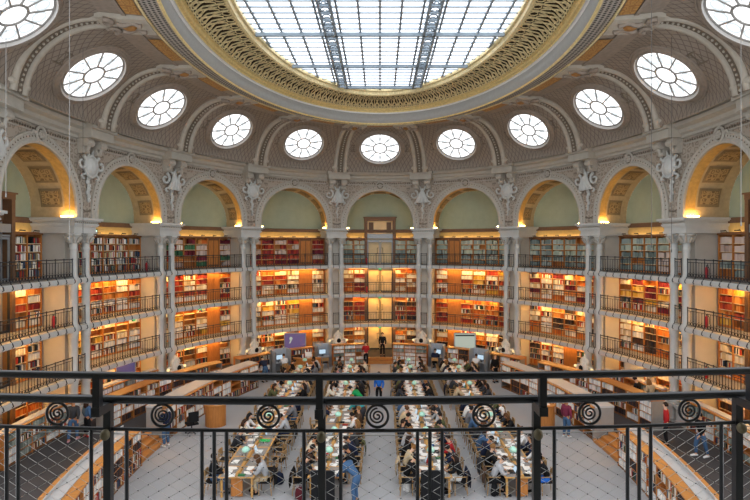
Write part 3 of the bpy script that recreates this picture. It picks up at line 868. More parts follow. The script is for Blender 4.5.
# doorways in the centre bay and at the far ends of the cross axis
dn = 1
for k in (0, -4, 4):
    fn = bayfns[k]
    d = thing('door_%d' % dn, None, None, fn(0, -1.5, RF), 0, kind='structure'); dn += 1
    mb = MB()
    for sg in (-1, 1): mb.box(sg * 1.0 - .1, sg * 1.0 + .1, BACK, -1.42, RF, 10.85, fn)
    mb.box(-1.12, 1.12, BACK, -1.42, 10.72, 10.95, fn, 3); mb.box(-1.18, 1.18, BACK, -1.36, 10.95, 11.02, fn, 3)
    mb.build('frame', DFRAME, d)
    mb = MB(); mb.box(-.9, .9, BACK + .02, BACK + .05, RF, 10.72, fn, 2); mb.build('panelling', PANEL if k == 0 else GREYM, d)
    mb = MB(); mb.box(-.9, .9, -1.6, -1.46, 9.3, 9.66, fn, 2); mb.box(-.9, .9, -1.6, -1.5, 9.12, 9.2, fn, 2); mb.build('transom', GREYM, d)
    for sg in (-1, 1):
        mb = MB(); mb.box(sg * .62 - .16, sg * .62 + .16, BACK + .05, BACK + .08, 9.75, 10.6, fn); mb.build('side_panel', DFRAME, d)
    for L, (z0, z1) in enumerate(LV):
        for sg in (-1, 1):
            z1_ = 9.1 if L == 3 else SLAB[L][0] - .02
            mb = MB()
            mb.box(sg * .03, sg * .08, -1.58, -1.52, z0, z1_, fn); mb.box(sg * .83, sg * .9, -1.58, -1.52, z0, z1_, fn)
            mb.box(sg * .03, sg * .9, -1.58, -1.52, z1_ - .1, z1_, fn); mb.box(sg * .03, sg * .9, -1.58, -1.52, z0, z0 + .1, fn)
            lf = mb.build('leaf', GREYM if L == 3 else IRON2, d)
            mb = MB(); mb.tube([fn(sg * .12, -1.52, z0 + .85), fn(sg * .2, -1.44, z0 + .85), fn(sg * .2, -1.44, z0 + 1.3), fn(sg * .12, -1.52, z0 + 1.3)], .018, 5); mb.build('handle', IRON2, lf)
            mb = MB(); mb.box(sg * .2, sg * .75, BACK + .05, BACK + .07, z0 + .25, z1_ - .2, fn); mb.build('raised_panel', PANEL, d)

# warm strip lights beneath each gallery floor and soft ones above the top shelves
for k in range(-4, 5):
    fn = bayfns[k]
    for L in range(4):
      for seg_ in (((-2.35, -1.1, 'inner'), (1.1, 2.35, 'outer')) if L == 3 and k in (0, -4, 4) else ((-2.15, 2.15, ''),)):
        z = SLAB[L][0] + .02 if L < 3 else 9.318
        mb = MB(); o0 = -1.3 if L < 3 else BACK + .12
        mb.box(seg_[0], seg_[1], o0, o0 + .05, z - .03, z, fn, 8)
        o = mb.build('strip_light', WARM if L < 3 else WARMTOP)
        tag(o, 'warm strip light %s, %s' % (('under the %s floor' % LEVELNAME[L + 1]) if L < 3 else 'over the %s top bookcase' % (seg_[2] if k else {'inner': 'left', 'outer': 'right', '': ''}[seg_[2]]), BAYNAME[k].replace('the bay at the', 'bay at')), 'light', 'strip lights along the galleries')
    for sg in (-1, 1):
        mb = MB(); mb.box(sg * 2.38, sg * 2.48, -.25, .3, IMP + .02, IMP + .07, lambda x, y, z: fn(x, y, z))
        o = mb.build('strip_light', WARMUP)
        tag(o, 'bright uplight strip on %s impost of arch, %s' % ('outer' if sg > 0 else 'inner', BAYNAME[k].replace('the ', '')) if k else 'bright uplight strip on the %s impost of the central arch' % ('right' if sg > 0 else 'left'), 'light', 'arch uplights on the imposts')

# railings
bal = MB(); bal.tube([(0, 0, .1), (0, 0, .76)], .0095, 4); bal.ball((0, 0, .3), .022, seg=6, ring=4); bal_me = bal.mesh('baluster', IRON2)
brk = MB(); brk.tube([(0, 0, .9), (0, 0, .2), (0, .03, .06), (0, .12, -.06), (0, .15, -.16), (0, .1, -.21), (0, .06, -.17)], .02, 5); brk.ball((0, 0, .9), .03, seg=6, ring=4); brk_me = brk.mesh('bracket_post', IRON2)
def railing(fn, label, z, s0, s1, nb, grp, o=.12, seg=10, pier=False):
    mid = fn((s0 + s1) / 2, o, z)
    g = thing('gallery_railing', label, 'railing', mid, 0, grp)
    def ln(zz, r, nm):
        mb = MB(); mb.tube([fn(s0 + (s1 - s0) * i / seg, o, z + zz) for i in range(seg + 1)], r, 5); return mb.build(nm, IRON2, g)
    ln(.88, .024, 'handrail'); ln(.75, .014, 'rail'); ln(.08, .014, 'rail')
    for i in range(nb + 1):
        s = s0 + (s1 - s0) * i / nb
        p = fn(s, o, z); T = (fn(s + .05, o, z) - fn(s - .05, o, z)).normalized(); a = math.atan2(T.y, T.x)
        Nn = fn(s, o + .1, z) - p
        if Vector((-sin(a), cos(a), 0)).dot(Nn) < 0: a += pi
        newpart('bracket_post', brk_me, g, p - mid, (0, 0, a))
        if i < nb:
            for f in (1 / 3, 2 / 3):
                p = fn(s + (s1 - s0) / nb * f, o, z); newpart('baluster', bal_me, g, p - mid, (0, 0, a))
    if not pier:
        mb = MB(); n = nb * 3
        for i in range(n):
            s = s0 + (s1 - s0) * (i + .5) / n
            mb.tube([fn(s + .075 * cos(b), o, z + .17 + .07 * sin(b)) for b in [2 * pi * q / 8 for q in range(8)]], .012, 4, True)
        mb.build('scroll_band', IRON2, g)
for k in range(-4, 5):
    for i, (z0, z1) in enumerate(SLAB):
        railing(bayfns[k], 'black iron balustrade along the %s in %s' % (LEVELNAME[i + 1], BAYNAME[k]), z1, -2.68, 2.68, 9, 'iron balustrades of the galleries')
for k in [i for i in range(-4, 5) if i]:
    pf = piermap(k)
    for i, (z0, z1) in enumerate(SLAB):
        railing(lambda s, o, z: pf(s, o, z), 'short iron balustrade between columns, %s, %s' % (pname(k), LEVELNAME[i + 1]), z1, -.22, .22, 1, 'short balustrades between columns', seg=1, pier=True)

# exit sign on the wall over the bookcases
fn = bayfns[-3]
g = thing('exit_sign', 'small green exit sign with running figure above the bookcase', 'sign', fn(.7, BACK + .45, 9.33))
c = fn(.7, BACK + .45, 9.33); T = (fn(1.0, BACK + .45, 9.33) - c).normalized(); Nn = (fn(.7, BACK + .6, 9.33) - c).normalized()
def ex(x, y, z): return c + T * x + Nn * y + Vector((0, 0, z))
mb = MB(); mb.box(-.24, .24, -.05, .05, 0, .26, ex); mb.build('case', BLACKP, g)
mb = MB(); mb.box(-.21, .21, .05, .056, .03, .23, ex); f_ = mb.build('face', EXITG, g)
mb = MB()
mb.ball((0, 0, 0), .022, .004, .022, 8, 5, lambda x, y, z: ex(.03 + x, .06 + y, .2 + z))
for a, b in (((.02, .175), (0, .11)), ((0, .11), (.05, .08)), ((.05, .08), (.04, .045)), ((0, .11), (-.04, .08)), ((-.04, .08), (-.08, .075)), ((.02, .17), (.07, .14)), ((.02, .17), (-.04, .15))):
    mb.tube([ex(a[0], .06, a[1]), ex(b[0], .06, b[1])], .011, 4)
mb.box(-.19, -.11, .057, .06, .05, .21, ex)
mb.build('running_figure', EXITW, f_)

# ================================================================== LOW BOOKCASES OF THE READING FLOOR
def ringmap(b, a, tA, tB, sg):
    """arc-length map along an ellipse from tA to tB (radians); o > 0 towards the room centre"""
    n = 200; ts = [tA + (tB - tA) * i / n for i in range(n + 1)]
    L = [0.]
    for p, q in zip(ts, ts[1:]): L.append(L[-1] + (ax_el(b, a, p, 0) - ax_el(b, a, q, 0)).length)
    def fn(s, o, z):
        s_ = min(max(s, 0), L[-1]); lo, hi = 0, n
        while hi - lo > 1:
            m = (lo + hi) // 2
            if L[m] <= s_: lo = m
            else: hi = m
        f = (s_ - L[lo]) / (L[hi] - L[lo]); t = ts[lo] + (ts[hi] - ts[lo]) * f
        if s < 0 or s > L[-1]: t += (s - s_) / (L[-1] / (tB - tA))
        p = ax_el(b - o, a - o, t, z); p.x *= sg; return p
    fn.L = L[-1]; return fn
def lowcase(fn, s0, s1, dep, z0, h, label, top, where=None, nsec=None, pals=('mixed', 'white', 'mixed', 'white', 'dark'), nsh=4, grp='low curved oak bookcases', endgrey=False, o0=0., wmin=.022, wmax=.045, slope=0.):
    L = s1 - s0; nsec = nsec or max(1, round(L / .9)); z1 = z0 + h; w = L / nsec; sub = max(2, int(L / .5))
    g = thing('low_bookcase', label, 'bookcase', fn((s0 + s1) / 2, o0 - dep / 2, z0), 0, grp)
    mb = MB(); mb.box(s0, s1, o0 - dep, o0 - dep + .03 if not slope else o0 - dep + .03, z0, z1 - .05, fn, sub); mb.build('back_panel', WOOD, g)
    mb = MB(); mb.box(s0, s1, o0 - dep, o0 - .02, z0, z0 + .08, fn, sub); mb.build('plinth', WOODD, g)
    for i in range(nsec + 1):
        s = s0 + w * i; e = i in (0, nsec)
        mb = MB(); mb.box(s - .025, s + .025, o0 - dep, o0, z0, z1 - .04, fn)
        mb.build('end_panel' if e else 'upright', GREYEND if (e and endgrey) else WOOD, g)
    rh = (h - .14) / nsh
    for i in range(nsec):
        a, b = s0 + w * i + .025, s0 + w * (i + 1) - .025
        for r in range(nsh):
            z = z0 + .08 + rh * r
            if r:
                mb = MB(); mb.box(a, b, o0 - min(dep, .45), o0 - .01, z - .014, z + .014, fn, 2); mb.build('shelf', WOOD, g)
            wh = ('%s section, %s shelf up, %s' % (ordn(i + 1), ordn(r + 1), where)) if where else None
            if rnd.random() > .05:
                fill_row(fn, a, b, o0 - .03, .2, z + .015, rh - .04, rnd.choice(pals), wmin, wmax, wh, .95)
    if top == 'strips':               # oak front strip, grey linoleum middle, oak back strip
        mb = MB(); mb.box(s0 - .03, s1 + .03, o0 - .34, o0 + .04, z1 - .05, z1, fn, sub); mb.build('worktop', WOODT, g)
        mb = MB(); mb.box(s0 - .03, s1 + .03, o0 - .74, o0 - .34, z1 - .05, z1 + .02, fn, sub); mb.box(s0 - .02, s1 + .02, o0 - .76, o0 - .73, z1 - .05, z1 + .12, fn, sub); mb.build('grey_top', GREYTOP, g)
        mb = MB(); mb.box(s0 - .03, s1 + .03, o0 - dep - .02, o0 - .76, z1 - .05, z1, fn, sub); mb.build('back_worktop', WOODT, g)
    elif top == 'grey':
        mb = MB(); mb.box(s0 - .03, s1 + .03, o0 - .1, o0 + .04, z1 - .05, z1, fn, sub); mb.build('worktop', WOODT, g)
        mb = MB(); mb.box(s0 - .03, s1 + .03, o0 - dep - .02, o0 - .1, z1 - .05, z1 + .03, fn, sub); mb.build('grey_top', GREYTOP, g)
    else:
        mb = MB(); mb.box(s0 - .04, s1 + .04, o0 - dep - .03, o0 + .04, z1 - .05, z1, fn, sub); mb.build('worktop', WOODT, g)
    return g
for sg, sd in ((-1, 'left'), (1, 'right')):
    # inner ring beside the side steps; arc length is counted from the end nearest the camera
    f1 = ringmap(9.45, 17.7, R(118), R(92), sg)
    lowcase(f1, 0, f1.L, 1.0, 0, 1.5, 'oak-topped curved bookcase in front of the %s side steps, nearest the railing' % sd, 'strips', 'front %s curved bookcase' % sd, endgrey=False)
    f2 = ringmap(9.6, 17.7, R(83), R(51), sg)
    lowcase(f2, 0, f2.L, 1.0, 0, 1.5, 'long grey-topped curved bookcase beyond the %s side steps' % sd, 'grey', 'long %s curved bookcase' % sd, endgrey=True)
    f3 = ringmap(12.3, 15.75, R(82), R(50), sg)
    lowcase(f3, 0, f3.L, .6, RF, 1.4, 'oak-topped low bookcase on the raised floor, %s side' % sd, 'oak', 'raised %s curved bookcase' % sd, endgrey=True, pals=('white', 'mixed', 'white', 'dark'))
    # side steps
    st = thing('side_steps', 'oak steps up to the raised floor on the %s side' % sd, 'steps', (sg * 10.1, 23.5, 0), 0)
    fs = ringmap(9.6, 17.7, R(91.6), R(83.4), sg)
    for i, (oa, zt) in enumerate(((0.05, .14), (-.32, .27), (-.66, .4))):
        mb = MB(); mb.box(.03, fs.L - .03, -1.02, oa, zt - .14, zt, fs, 6); mb.build('tread', WOODT, st)
    # far run of bookcases and reading cubicles
    def far(tA, tB): return ringmap(12.4, 17.8, R(tA), R(tB), sg)
    ff = far(4.4, 15.9); lowcase(ff, 0, ff.L, .5, 0, 1.5, 'low oak bookcase of pale volumes just %s of the central steps' % sd, 'oak', 'low bookcase %s of steps' % sd, 3, ('white', 'white', 'pink', 'white', 'slate'), 5)
    ff = far(22.8, 29.8); lowcase(ff, 0, ff.L, .5, 0, 1.5, 'low oak bookcase between the two felt cubicles, %s of the steps' % sd, 'oak', 'bookcase between %s cubicles' % sd, 2, ('mixed', 'dark', 'white'))
    ff = far(36.6, 46.); lowcase(ff, 0, ff.L, .55, 0, 1.5, 'low oak bookcase with grey end before the second pier %s' % sd, 'oak', 'outer far %s bookcase' % sd, 3, ('mixed', 'white', 'dark'), endgrey=True)
    for ci, (ta, tb) in enumerate(((16.4, 22.2), (30.3, 36.2))):
        fc = far(ta, tb); L = fc.L; md = L / 2
        nm = ('inner', 'outer')[ci]
        g = thing('study_cubicle', '%s grey felt study cubicle to the %s of the central steps' % (nm, sd), 'cubicle', fc(md, -.2, 0), 0, 'felt study cubicles')
        mb = MB(); rows = []
        pts = [(.08, .45), (.06, .0), (.12, -.38), (.35, -.5), (L - .35, -.5), (L - .12, -.38), (L - .06, 0), (L - .08, .45)]
        for d_ in (0, .05):
            rows.append([[fc(s + (md - s) * d_ / md, o + d_ * .6, z) for s, o in pts] for z in (.03, 1.62)])
        a_, b_ = rows
        mb.grid([a_[0], a_[1], b_[1], b_[0], a_[0]]); mb.build('partition', CUB, g)
        mb = MB(); mb.box(.14, L - .14, -.42, .12, .72, .75, fc, 3); mb.build('desktop', GREYTOP, g)
        m = thing('computer_monitor', 'black monitor on the desk of the %s cubicle %s of the steps' % (nm, sd), 'monitor', fc(md, -.2, .75), 0, 'cubicle monitors')
        mb = MB(); mb.box(md - .1, md + .1, -.3, -.12, .75, .765, fc); mb.build('foot', BLACKP, m)
        mb = MB(); mb.box(md - .02, md + .02, -.24, -.2, .76, .95, fc); mb.build('stand', BLACKP, m)
        mb = MB(); mb.box(md - .26, md + .26, -.22, -.18, .9, 1.24, fc); sc_ = mb.build('case', BLACKP, m)
        mb = MB(); mb.box(md - .24, md + .24, -.18, -.176, .92, 1.22, fc); mb.build('screen', SCRK, m)
    # low grey-topped cases between the columns along the side galleries
    for k in (3, 4):
        fb = bayfns[sg * k]
        lowcase(fb, -2.3, 2.3, .42, RF, 1.3, 'grey-topped low case standing between the columns of %s' % BAYNAME[sg * k], 'grey', None, grp='grey topped cases along the side galleries', o0=.38, pals=('white', 'mixed', 'slate'))
# central steps
st = thing('central_steps', 'broad oak steps with dark mat below the central door', 'steps', (0, 39.9, 0), 0)
fs = ringmap(12.4, 17.8, R(-4.1), R(4.1), 1)
for oa, zt in ((.05, .2), (-.3, .4)):
    mb = MB(); mb.box(.0, fs.L, -.62, oa, zt - .2, zt, fs, 4); mb.build('tread', WOODT, st)

# ------------------------------------------------------------------ books: the 300 that show largest stand alone, the rest are one mass
def bookcorners(bk):
    fn, s0, s1, o, dep, z, h = bk[:7]
    return [fn(s, oo, zz) for oo in (o - dep, o) for zz in (z, z + h) for s in (s0, s1)]
BF = [(0, 1, 3, 2), (4, 6, 7, 5), (0, 4, 5, 1), (2, 3, 7, 6), (0, 2, 6, 4), (1, 5, 7, 3)]
def hidden_by_front(p): return False
cand = []
for i, bk in enumerate(BOOKS):
    if not bk[8]: continue
    c = bk[0]((bk[1] + bk[2]) / 2, bk[3], bk[5] + bk[6] / 2)
    if c.y < 5: continue
    px, py = proj(c)
    if 4 < px < 746 and 4 < py < 492:
        # outside the parts of the picture that the front rails cover
        if 366 < py < 381 or 388 < py < 407 or 424 < py < 436: continue
        cand.append((c.y, i))
cand.sort(); solo = {i for _, i in cand[:300]}
mb = MB(); cols = []
for i, bk in enumerate(BOOKS):
    if i in solo: continue
    mb.add(bookcorners(bk), BF); c = lin(bk[7])
    cols += [c[0], c[1], c[2], 1.0] * 8
mb.c = cols
bo = mb.build('shelved_books', BOOKM)
tag(bo, 'countless volumes filling the gallery shelves and the farther low bookcases', 'books', kind='stuff')
for i in sorted(solo):
    bk = BOOKS[i]; mb = MB(); mb.add(bookcorners(bk), BF)
    o = mb.build('book', OBJC); o.color = (*lin(bk[7]), 1)
    tag(o, '%s book, %s from near end, %s' % (cname(bk[7]), ordn(bk[9]), bk[8]), 'book', 'books in the nearest low bookcases')

# ------------------------------------------------------------------ reading tables
ROWX = [-4.97, -1.88, 1.88, 4.93]
SEG = [(18.6, 27.0, 9), (28.4, 36.2, 9)]
TN = [['leftmost near table', 'second near table from left', 'third near table from left', 'rightmost near table'],
      ['leftmost far table', 'second far table from left', 'third far table from left', 'rightmost far table']]
TW = .625
leg_me = None
for r, X in enumerate(ROWX):
    for q, (y0, y1, ns) in enumerate(SEG):
        nm = TN[q][r]
        g = thing('reading_table', 'long oak reading table with grey insets, the ' + nm, 'table', (X, (y0 + y1) / 2, 0), 0, 'long oak reading tables')
        mb = MB(); mb.box(X - TW, X + TW, y0, y1, .72, .75); mb.build('tabletop', TABLEW, g)
        for sx in (-1, 1):
            mb = MB(); mb.box(X + sx * (TW - .1) - .012, X + sx * (TW - .1) + .012, y0 + .12, y1 - .12, .62, .72); mb.build('apron', TABLEW, g)
        mb = MB(); mb.box(X - .045, X + .045, y0 + .05, y1 - .05, .75, .81); mb.build('centre_ridge', TABLEW, g)
        for i in range(ns):
            w = (y1 - y0) / ns
            for sx in (-1, 1):
                mb = MB(); xa, xb = sorted((X + sx * .09, X + sx * (TW - .07))); mb.box(xa, xb, y0 + w * i + .05, y0 + w * (i + 1) - .05, .75, .753); mb.build('inset', GREYEND, g)
        for yy in (y0 + .15, (y0 * 2 + y1) / 3, (y0 + 2 * y1) / 3, y1 - .15):
            for sx in (-1, 1):
                mb = MB(); mb.box(X + sx * (TW - .1) - .035, X + sx * (TW - .1) + .035, yy - .035, yy + .035, 0, .72); mb.build('leg', TABLEW, g)
        for yy in (y0 + .15, y1 - .15):
            mb = MB(); mb.box(X - .2, X + .2, yy - .02, yy + .02, .04, .72); mb.build('end_panel', WOOD, g)
# lamps on the tables
lb = MB().lathe([(.11, 0), (.11, .02), (.05, .035), (.025, .05)], 12).mesh('base', BRASSY, smooth=True)
ls = MB().lathe([(.016, .04), (.016, .3)], 8).mesh('stem', BRASSY)
sh = MB(); sh.lathe([(.03, .27), (.12, .3), (.15, .35), (.142, .4), (.105, .45), (.05, .485), (.02, .49)], 14); sh_me = sh.mesh('lamp_shade', MINT, smooth=True)
LY = [[20, 22.2, 24.2, 26.2], [29.7, 31.7, 33.7, 35.7]]
for r, X in enumerate(ROWX):
    for q in (0, 1):
        for i, y in enumerate(LY[q]):
            g = thing('table_lamp', 'mint green dome reading lamp, %s from near end of the %s' % (ordn(i + 1), TN[q][r]), 'lamp', (X, y, .81), 0, 'mint reading lamps')
            newpart('base', lb, g); newpart('stem', ls, g); newpart('lamp_shade', sh_me, g)
# dark upright panels at the near ends of the two middle rows
for r, sd in ((1, 'left'), (2, 'right')):
    X = ROWX[r] + (-.05 if r == 1 else -.1)
    g = thing('display_panel', 'black upright display panel at the near end of the %s middle table' % sd, 'display panel', (X, 18.25, 0), 0, 'black panels at table ends')
    mb = MB(); mb.box(X - .4, X + .4, 18.22, 18.29, .12, 1.12); mb.build('board', SOFT, g)
    for sx in (-1, 1):
        mb = MB(); mb.box(X + sx * .36 - .025, X + sx * .36 + .025, 18.0, 18.5, 0, .04); mb.box(X + sx * .36 - .02, X + sx * .36 + .02, 18.225, 18.285, .04, .2); mb.build('foot', IRON2, g)
    mb = MB(); mb.tube([(X - .4, 18.255, 1.13), (X + .4, 18.255, 1.13)], .02, 6); mb.build('top_rail', IRON2, g)

# ------------------------------------------------------------------ chairs
m_ = MB(); m_.box(-.23, .23, -.22, .23, .43, .47); seat_me = m_.mesh('seat', SOFT)
m_ = MB()
rows = []
for z in (.6, .68, .76, .84):
    rows.append([(.24 * sin(a), -.25 - .03 * (z - .6) - .05 * cos(a) + .03, z) for a in [R(-70 + 20 * i) for i in range(8)]])
rows2 = [[(x * .93, y + .022, z) for x, y, z in r] for r in rows]
m_.grid(rows); m_.grid(rows2); m_.grid([rows[-1], rows2[-1]]); m_.grid([rows[0], rows2[0]]); back_me = m_.mesh('backrest', CHAIRW)
def legm(x, y, top, lean=0.): 
    return MB().tube([(x + .02 * (1 if x > 0 else -1), y + lean, 0), (x, y, .44), (x, y - (.02 if top > .5 else 0), top)], [.016, .021, .018], 6).mesh('leg', CHAIRW)
legs_me = [legm(-.2, .2, .64), legm(.2, .2, .64), legm(-.2, -.2, .84, -.04), legm(.2, -.2, .84, -.04)]
arm_me = [MB().tube([(x, -.22, .66), (x * 1.08, .0, .66), (x, .22, .645)], .018, 6).mesh('armrest', CHAIRW) for x in (-.22, .22)]
def make_chair(loc, rz, label, grp):
    g = thing('chair', label, 'chair', loc, rz, grp)
    newpart('seat', seat_me, g); newpart('backrest', back_me, g)
    for m in legs_me: newpart('leg', m, g)
    for m in arm_me: newpart('armrest', m, g)
    return g

# ------------------------------------------------------------------ people
def skin_mesh(name, V, E, root, mtl, sub=1, extra=None):
    """V {key: (co, radius)}; one continuous skinned surface"""
    bm = bmesh.new(); lay = bm.verts.layers.skin.verify(); ix = {}
    for kx, (c, r) in V.items():
        v = bm.verts.new(c); ix[kx] = v
        rr = r if isinstance(r, tuple) else (r, r)
        v[lay].radius = rr; v[lay].use_root = (kx == root)
    for a, b in E: bm.edges.new((ix[a], ix[b]))
    me = bpy.data.meshes.new(name); bm.to_mesh(me); bm.free()
    o = bpy.data.objects.new(name, me); COL.objects.link(o)
    md = o.modifiers.new('skin', 'SKIN'); md.use_smooth_shade = True
    if sub: o.modifiers.new('sub', 'SUBSURF').levels = sub
    dg = bpy.context.evaluated_depsgraph_get()
    ev = o.evaluated_get(dg); m2 = ev.to_mesh()
    vs = [tuple(v.co) for v in m2.vertices]; fs = [tuple(p.vertices) for p in m2.polygons]
    ev.to_mesh_clear(); bpy.data.objects.remove(o); bpy.data.meshes.remove(me)
    mb = MB(); mb.add(vs, fs)
    nb = len(mb.v)
    if extra: extra(mb)
    return mb, nb
def pose(kind):
    """joints, local: +y is where the person faces, x to the right, floor at 0"""
    J = {}
    if kind.startswith('sit'):
        lean = {'sit_read': .16, 'sit_type': .1, 'sit_up': .0, 'sit_chin': .18, 'sit_write': .2}[kind]
        J['pel'] = (0, -.06, .55); J['bel'] = (0, -.06 + lean * .35, .74); J['che'] = (0, -.04 + lean * .85, .96)
        J['nek'] = (0, .0 + lean * 1.1, 1.1)
        pitch = {'sit_read': 38, 'sit_type': 18, 'sit_up': 4, 'sit_chin': 25, 'sit_write': 42}[kind]
        for s, n in ((-1, 'l'), (1, 'r')):
            J['hip' + n] = (s * .1, 0, .53); J['kne' + n] = (s * .13, .40, .53); J['ank' + n] = (s * .13, .38 if s > 0 else .3, .09); J['toe' + n] = (s * .15, .54 if s > 0 else .46, .035)
            J['sho' + n] = (s * .19, .0 + lean * .85, 1.03)
            J['elb' + n] = (s * .27, .16 + lean * .8, .80); J['wri' + n] = (s * .13, .43, .795)
        if kind == 'sit_chin': J['elbr'] = (.2, .4, .80); J['wrir'] = (.09, .3, 1.02)
        if kind == 'sit_write': J['wril'] = (-.22, .4, .79); J['wrir'] = (.1, .46, .79)
        if kind == 'sit_up': J['wril'] = (-.12, .30, .62); J['elbl'] = (-.25, .08, .76); J['wrir'] = (.2, .44, .795)
    else:
        lean = {'st_still': 0, 'st_walk': .03, 'st_read': .05, 'st_bend': .5}[kind]
        b = lean
        J['pel'] = (0, -b * .2, .93); J['bel'] = (0, -.02 + b * .2, 1.1 - b * .05); J['che'] = (0, b * .6, 1.33 - b * .25); J['nek'] = (0, b * .85 + .01, 1.48 - b * .4)
        pitch = {'st_still': 2, 'st_walk': 8, 'st_read': 30, 'st_bend': 45}[kind]
        for s, n in ((-1, 'l'), (1, 'r')):
            st = {'st_walk': .17 * s}.get(kind, .02 * s)
            J['hip' + n] = (s * .1, -b * .2, .9); J['kne' + n] = (s * .11, st * .7 + .03, .5); J['ank' + n] = (s * .11, st - .03 if kind != 'st_walk' else st - .05, .09); J['toe' + n] = (s * .14, st + .13, .035)
            J['sho' + n] = (s * .19, b * .6, 1.41 - b * .3)
            if kind == 'st_still': J['elb' + n] = (s * .25, -.03, 1.13); J['wri' + n] = (s * .22, .07, .88)
            elif kind == 'st_walk': J['elb' + n] = (s * .25, -.1 * s, 1.13); J['wri' + n] = (s * .23, .08 - .2 * s, .91)
            elif kind == 'st_read': J['elb' + n] = (s * .25, .08, 1.14); J['wri' + n] = (s * .09, .32, 1.2)
            else: J['elb' + n] = (s * .24, b * .6 + .18, .98); J['wri' + n] = (s * .16, b * .6 + .34, .82)
    n = Vector(J['nek']); d = Vector((0, sin(R(pitch)), cos(R(pitch))))
    J['jaw'] = tuple(n + d * .1 + Vector((0, .02, 0))); J['sku'] = tuple(n + d * .2); J['crn'] = tuple(n + d * .27)
    J['_c'] = n + d * .175 + Vector((0, .012, 0)); J['_p'] = R(pitch)
    return J
def headmap(J):
    c, p = J['_c'], J['_p']
    M = Matrix.Rotation(-p, 3, 'X')
    return lambda x, y, z: c + M @ Vector((x, y, z))
FIG = {}
def figure(kind):
    if kind in FIG: return FIG[kind]
    J = pose(kind); hm = headmap(J)
    rad = {'pel': (.115, .085), 'bel': (.1, .075), 'che': (.115, .08), 'nek': .052, 'jaw': .066, 'sku': .088, 'crn': .055}
    V = {k: (J[k], rad[k]) for k in rad}
    E = [('pel', 'bel'), ('bel', 'che'), ('che', 'nek'), ('nek', 'jaw'), ('jaw', 'sku'), ('sku', 'crn')]
    for n in 'lr':
        for a, r in (('hip', .075), ('kne', .055), ('ank', .042), ('toe', .035), ('sho', .045), ('elb', .042), ('wri', .03)): V[a + n] = (J[a + n], r)
        e, w = Vector(J['elb' + n]), Vector(J['wri' + n]); dd = (w - e).normalized()
        V['pal' + n] = (tuple(w + dd * .07), (.036, .018))
        E += [('pel', 'hip' + n), ('hip' + n, 'kne' + n), ('kne' + n, 'ank' + n), ('ank' + n, 'toe' + n), ('che', 'sho' + n), ('sho' + n, 'elb' + n), ('elb' + n, 'wri' + n), ('wri' + n, 'pal' + n)]
    marks = {}
    def extra(mb):
        i0 = len(mb.v)
        # nose, ears
        mb.tube([hm(0, .075, .03), hm(0, .098, -.012), hm(0, .088, -.022)], [.008, .014, .008], 6)
        for s in (-1, 1): mb.ball((0, 0, 0), .012, .02, .03, 6, 5, lambda x, y, z: hm(s * .078 + x, .0 + y, .0 + z))
        # fingers: four unequal and a thumb leaving the side of the palm
        for n, s in (('l', -1), ('r', 1)):
            e, w = Vector(J['elb' + n]), Vector(J['wri' + n]); d = (w - e).normalized()
            sd = d.cross(Vector((0, 0, 1)))
            sd = sd.normalized() if sd.length > .1 else Vector((1, 0, 0)); dn = Vector((0, 0, -1)) - d * Vector((0, 0, -1)).dot(d)
            p = w + d * .075
            for j, l in enumerate((.062, .072, .068, .052)):
                b0 = p + sd * (.024 - .016 * j)
                mb.tube([b0, b0 + d * l * .5 + dn * .006, b0 + d * l * .85 + dn * .028], [.0095, .009, .0065], 5)
            b0 = w + d * .03 + sd * (-s) * .026
            mb.tube([b0, b0 + d * .03 - sd * s * .024, b0 + d * .058 - sd * s * .03 + dn * .01], [.011, .01, .007], 5)
        marks['a'] = len(mb.v)
        for s in (-1, 1): mb.ball((0, 0, 0), .013, .006, .009, 6, 5, lambda x, y, z: hm(s * .032 + x, .079 + y, .022 + z))
        mb.ball((0, 0, 0), .024, .006, .006, 6, 5, lambda x, y, z: hm(x, .078 + y, -.052 + z))
    mb, nb = skin_mesh('person', V, E, 'pel', SKINM, 1, extra)
    body = mb.mesh('person', SKINM, smooth=True)
    # clothing follows the body
    Vt = {'pel': (J['pel'], (.165, .13)), 'bel': (J['bel'], (.15, .125)), 'che': (J['che'], (.18, .145)), 'nek': (tuple(Vector(J['che']).lerp(Vector(J['nek']), .92)), .088)}
    Et = [('pel', 'bel'), ('bel', 'che'), ('che', 'nek')]
    for n in 'lr':
        cuff = Vector(J['elb' + n]).lerp(Vector(J['wri' + n]), .9)
        for a, r, c in (('sho', .098, J['sho' + n]), ('elb', .068, J['elb' + n]), ('cuf', .046, tuple(cuff))): Vt[a + n] = (c, r)
        Et += [('che', 'sho' + n), ('sho' + n, 'elb' + n), ('elb' + n, 'cuf' + n)]
    top = skin_mesh('top', Vt, Et, 'pel', OBJC, 1)[0].mesh('top', OBJC, smooth=True)
    Vl = {'pel': (J['pel'], (.16, .13)), 'wst': (tuple(Vector(J['pel']).lerp(Vector(J['bel']), .6)), (.145, .115))}; El_ = [('pel', 'wst')]
    for n in 'lr':
        hem = Vector(J['kne' + n]).lerp(Vector(J['ank' + n]), .92)
        for a, r, c in (('hip', .11, J['hip' + n]), ('kne', .08, J['kne' + n]), ('hem', .062, tuple(hem))): Vl[a + n] = (c, r)
        El_ += [('pel', 'hip' + n), ('hip' + n, 'kne' + n), ('kne' + n, 'hem' + n)]
    trou = skin_mesh('trousers', Vl, El_, 'pel', OBJC, 1)[0].mesh('trousers', OBJC, smooth=True)
    shoes = []
    for n in 'lr':
        a, t = Vector(J['ank' + n]), Vector(J['toe' + n])
        m = MB(); m.tube([a + Vector((0, -.06, -.045)), a + Vector((0, 0, -.03)), a.lerp(t, .6) + Vector((0, 0, .0)), t + Vector((0, .03, .005)), t + Vector((0, .06, -.005))], [.035, .05, .05, .045, .02], 7)
        shoes.append(m.mesh('shoe', OBJC, smooth=True))
    hair = {}
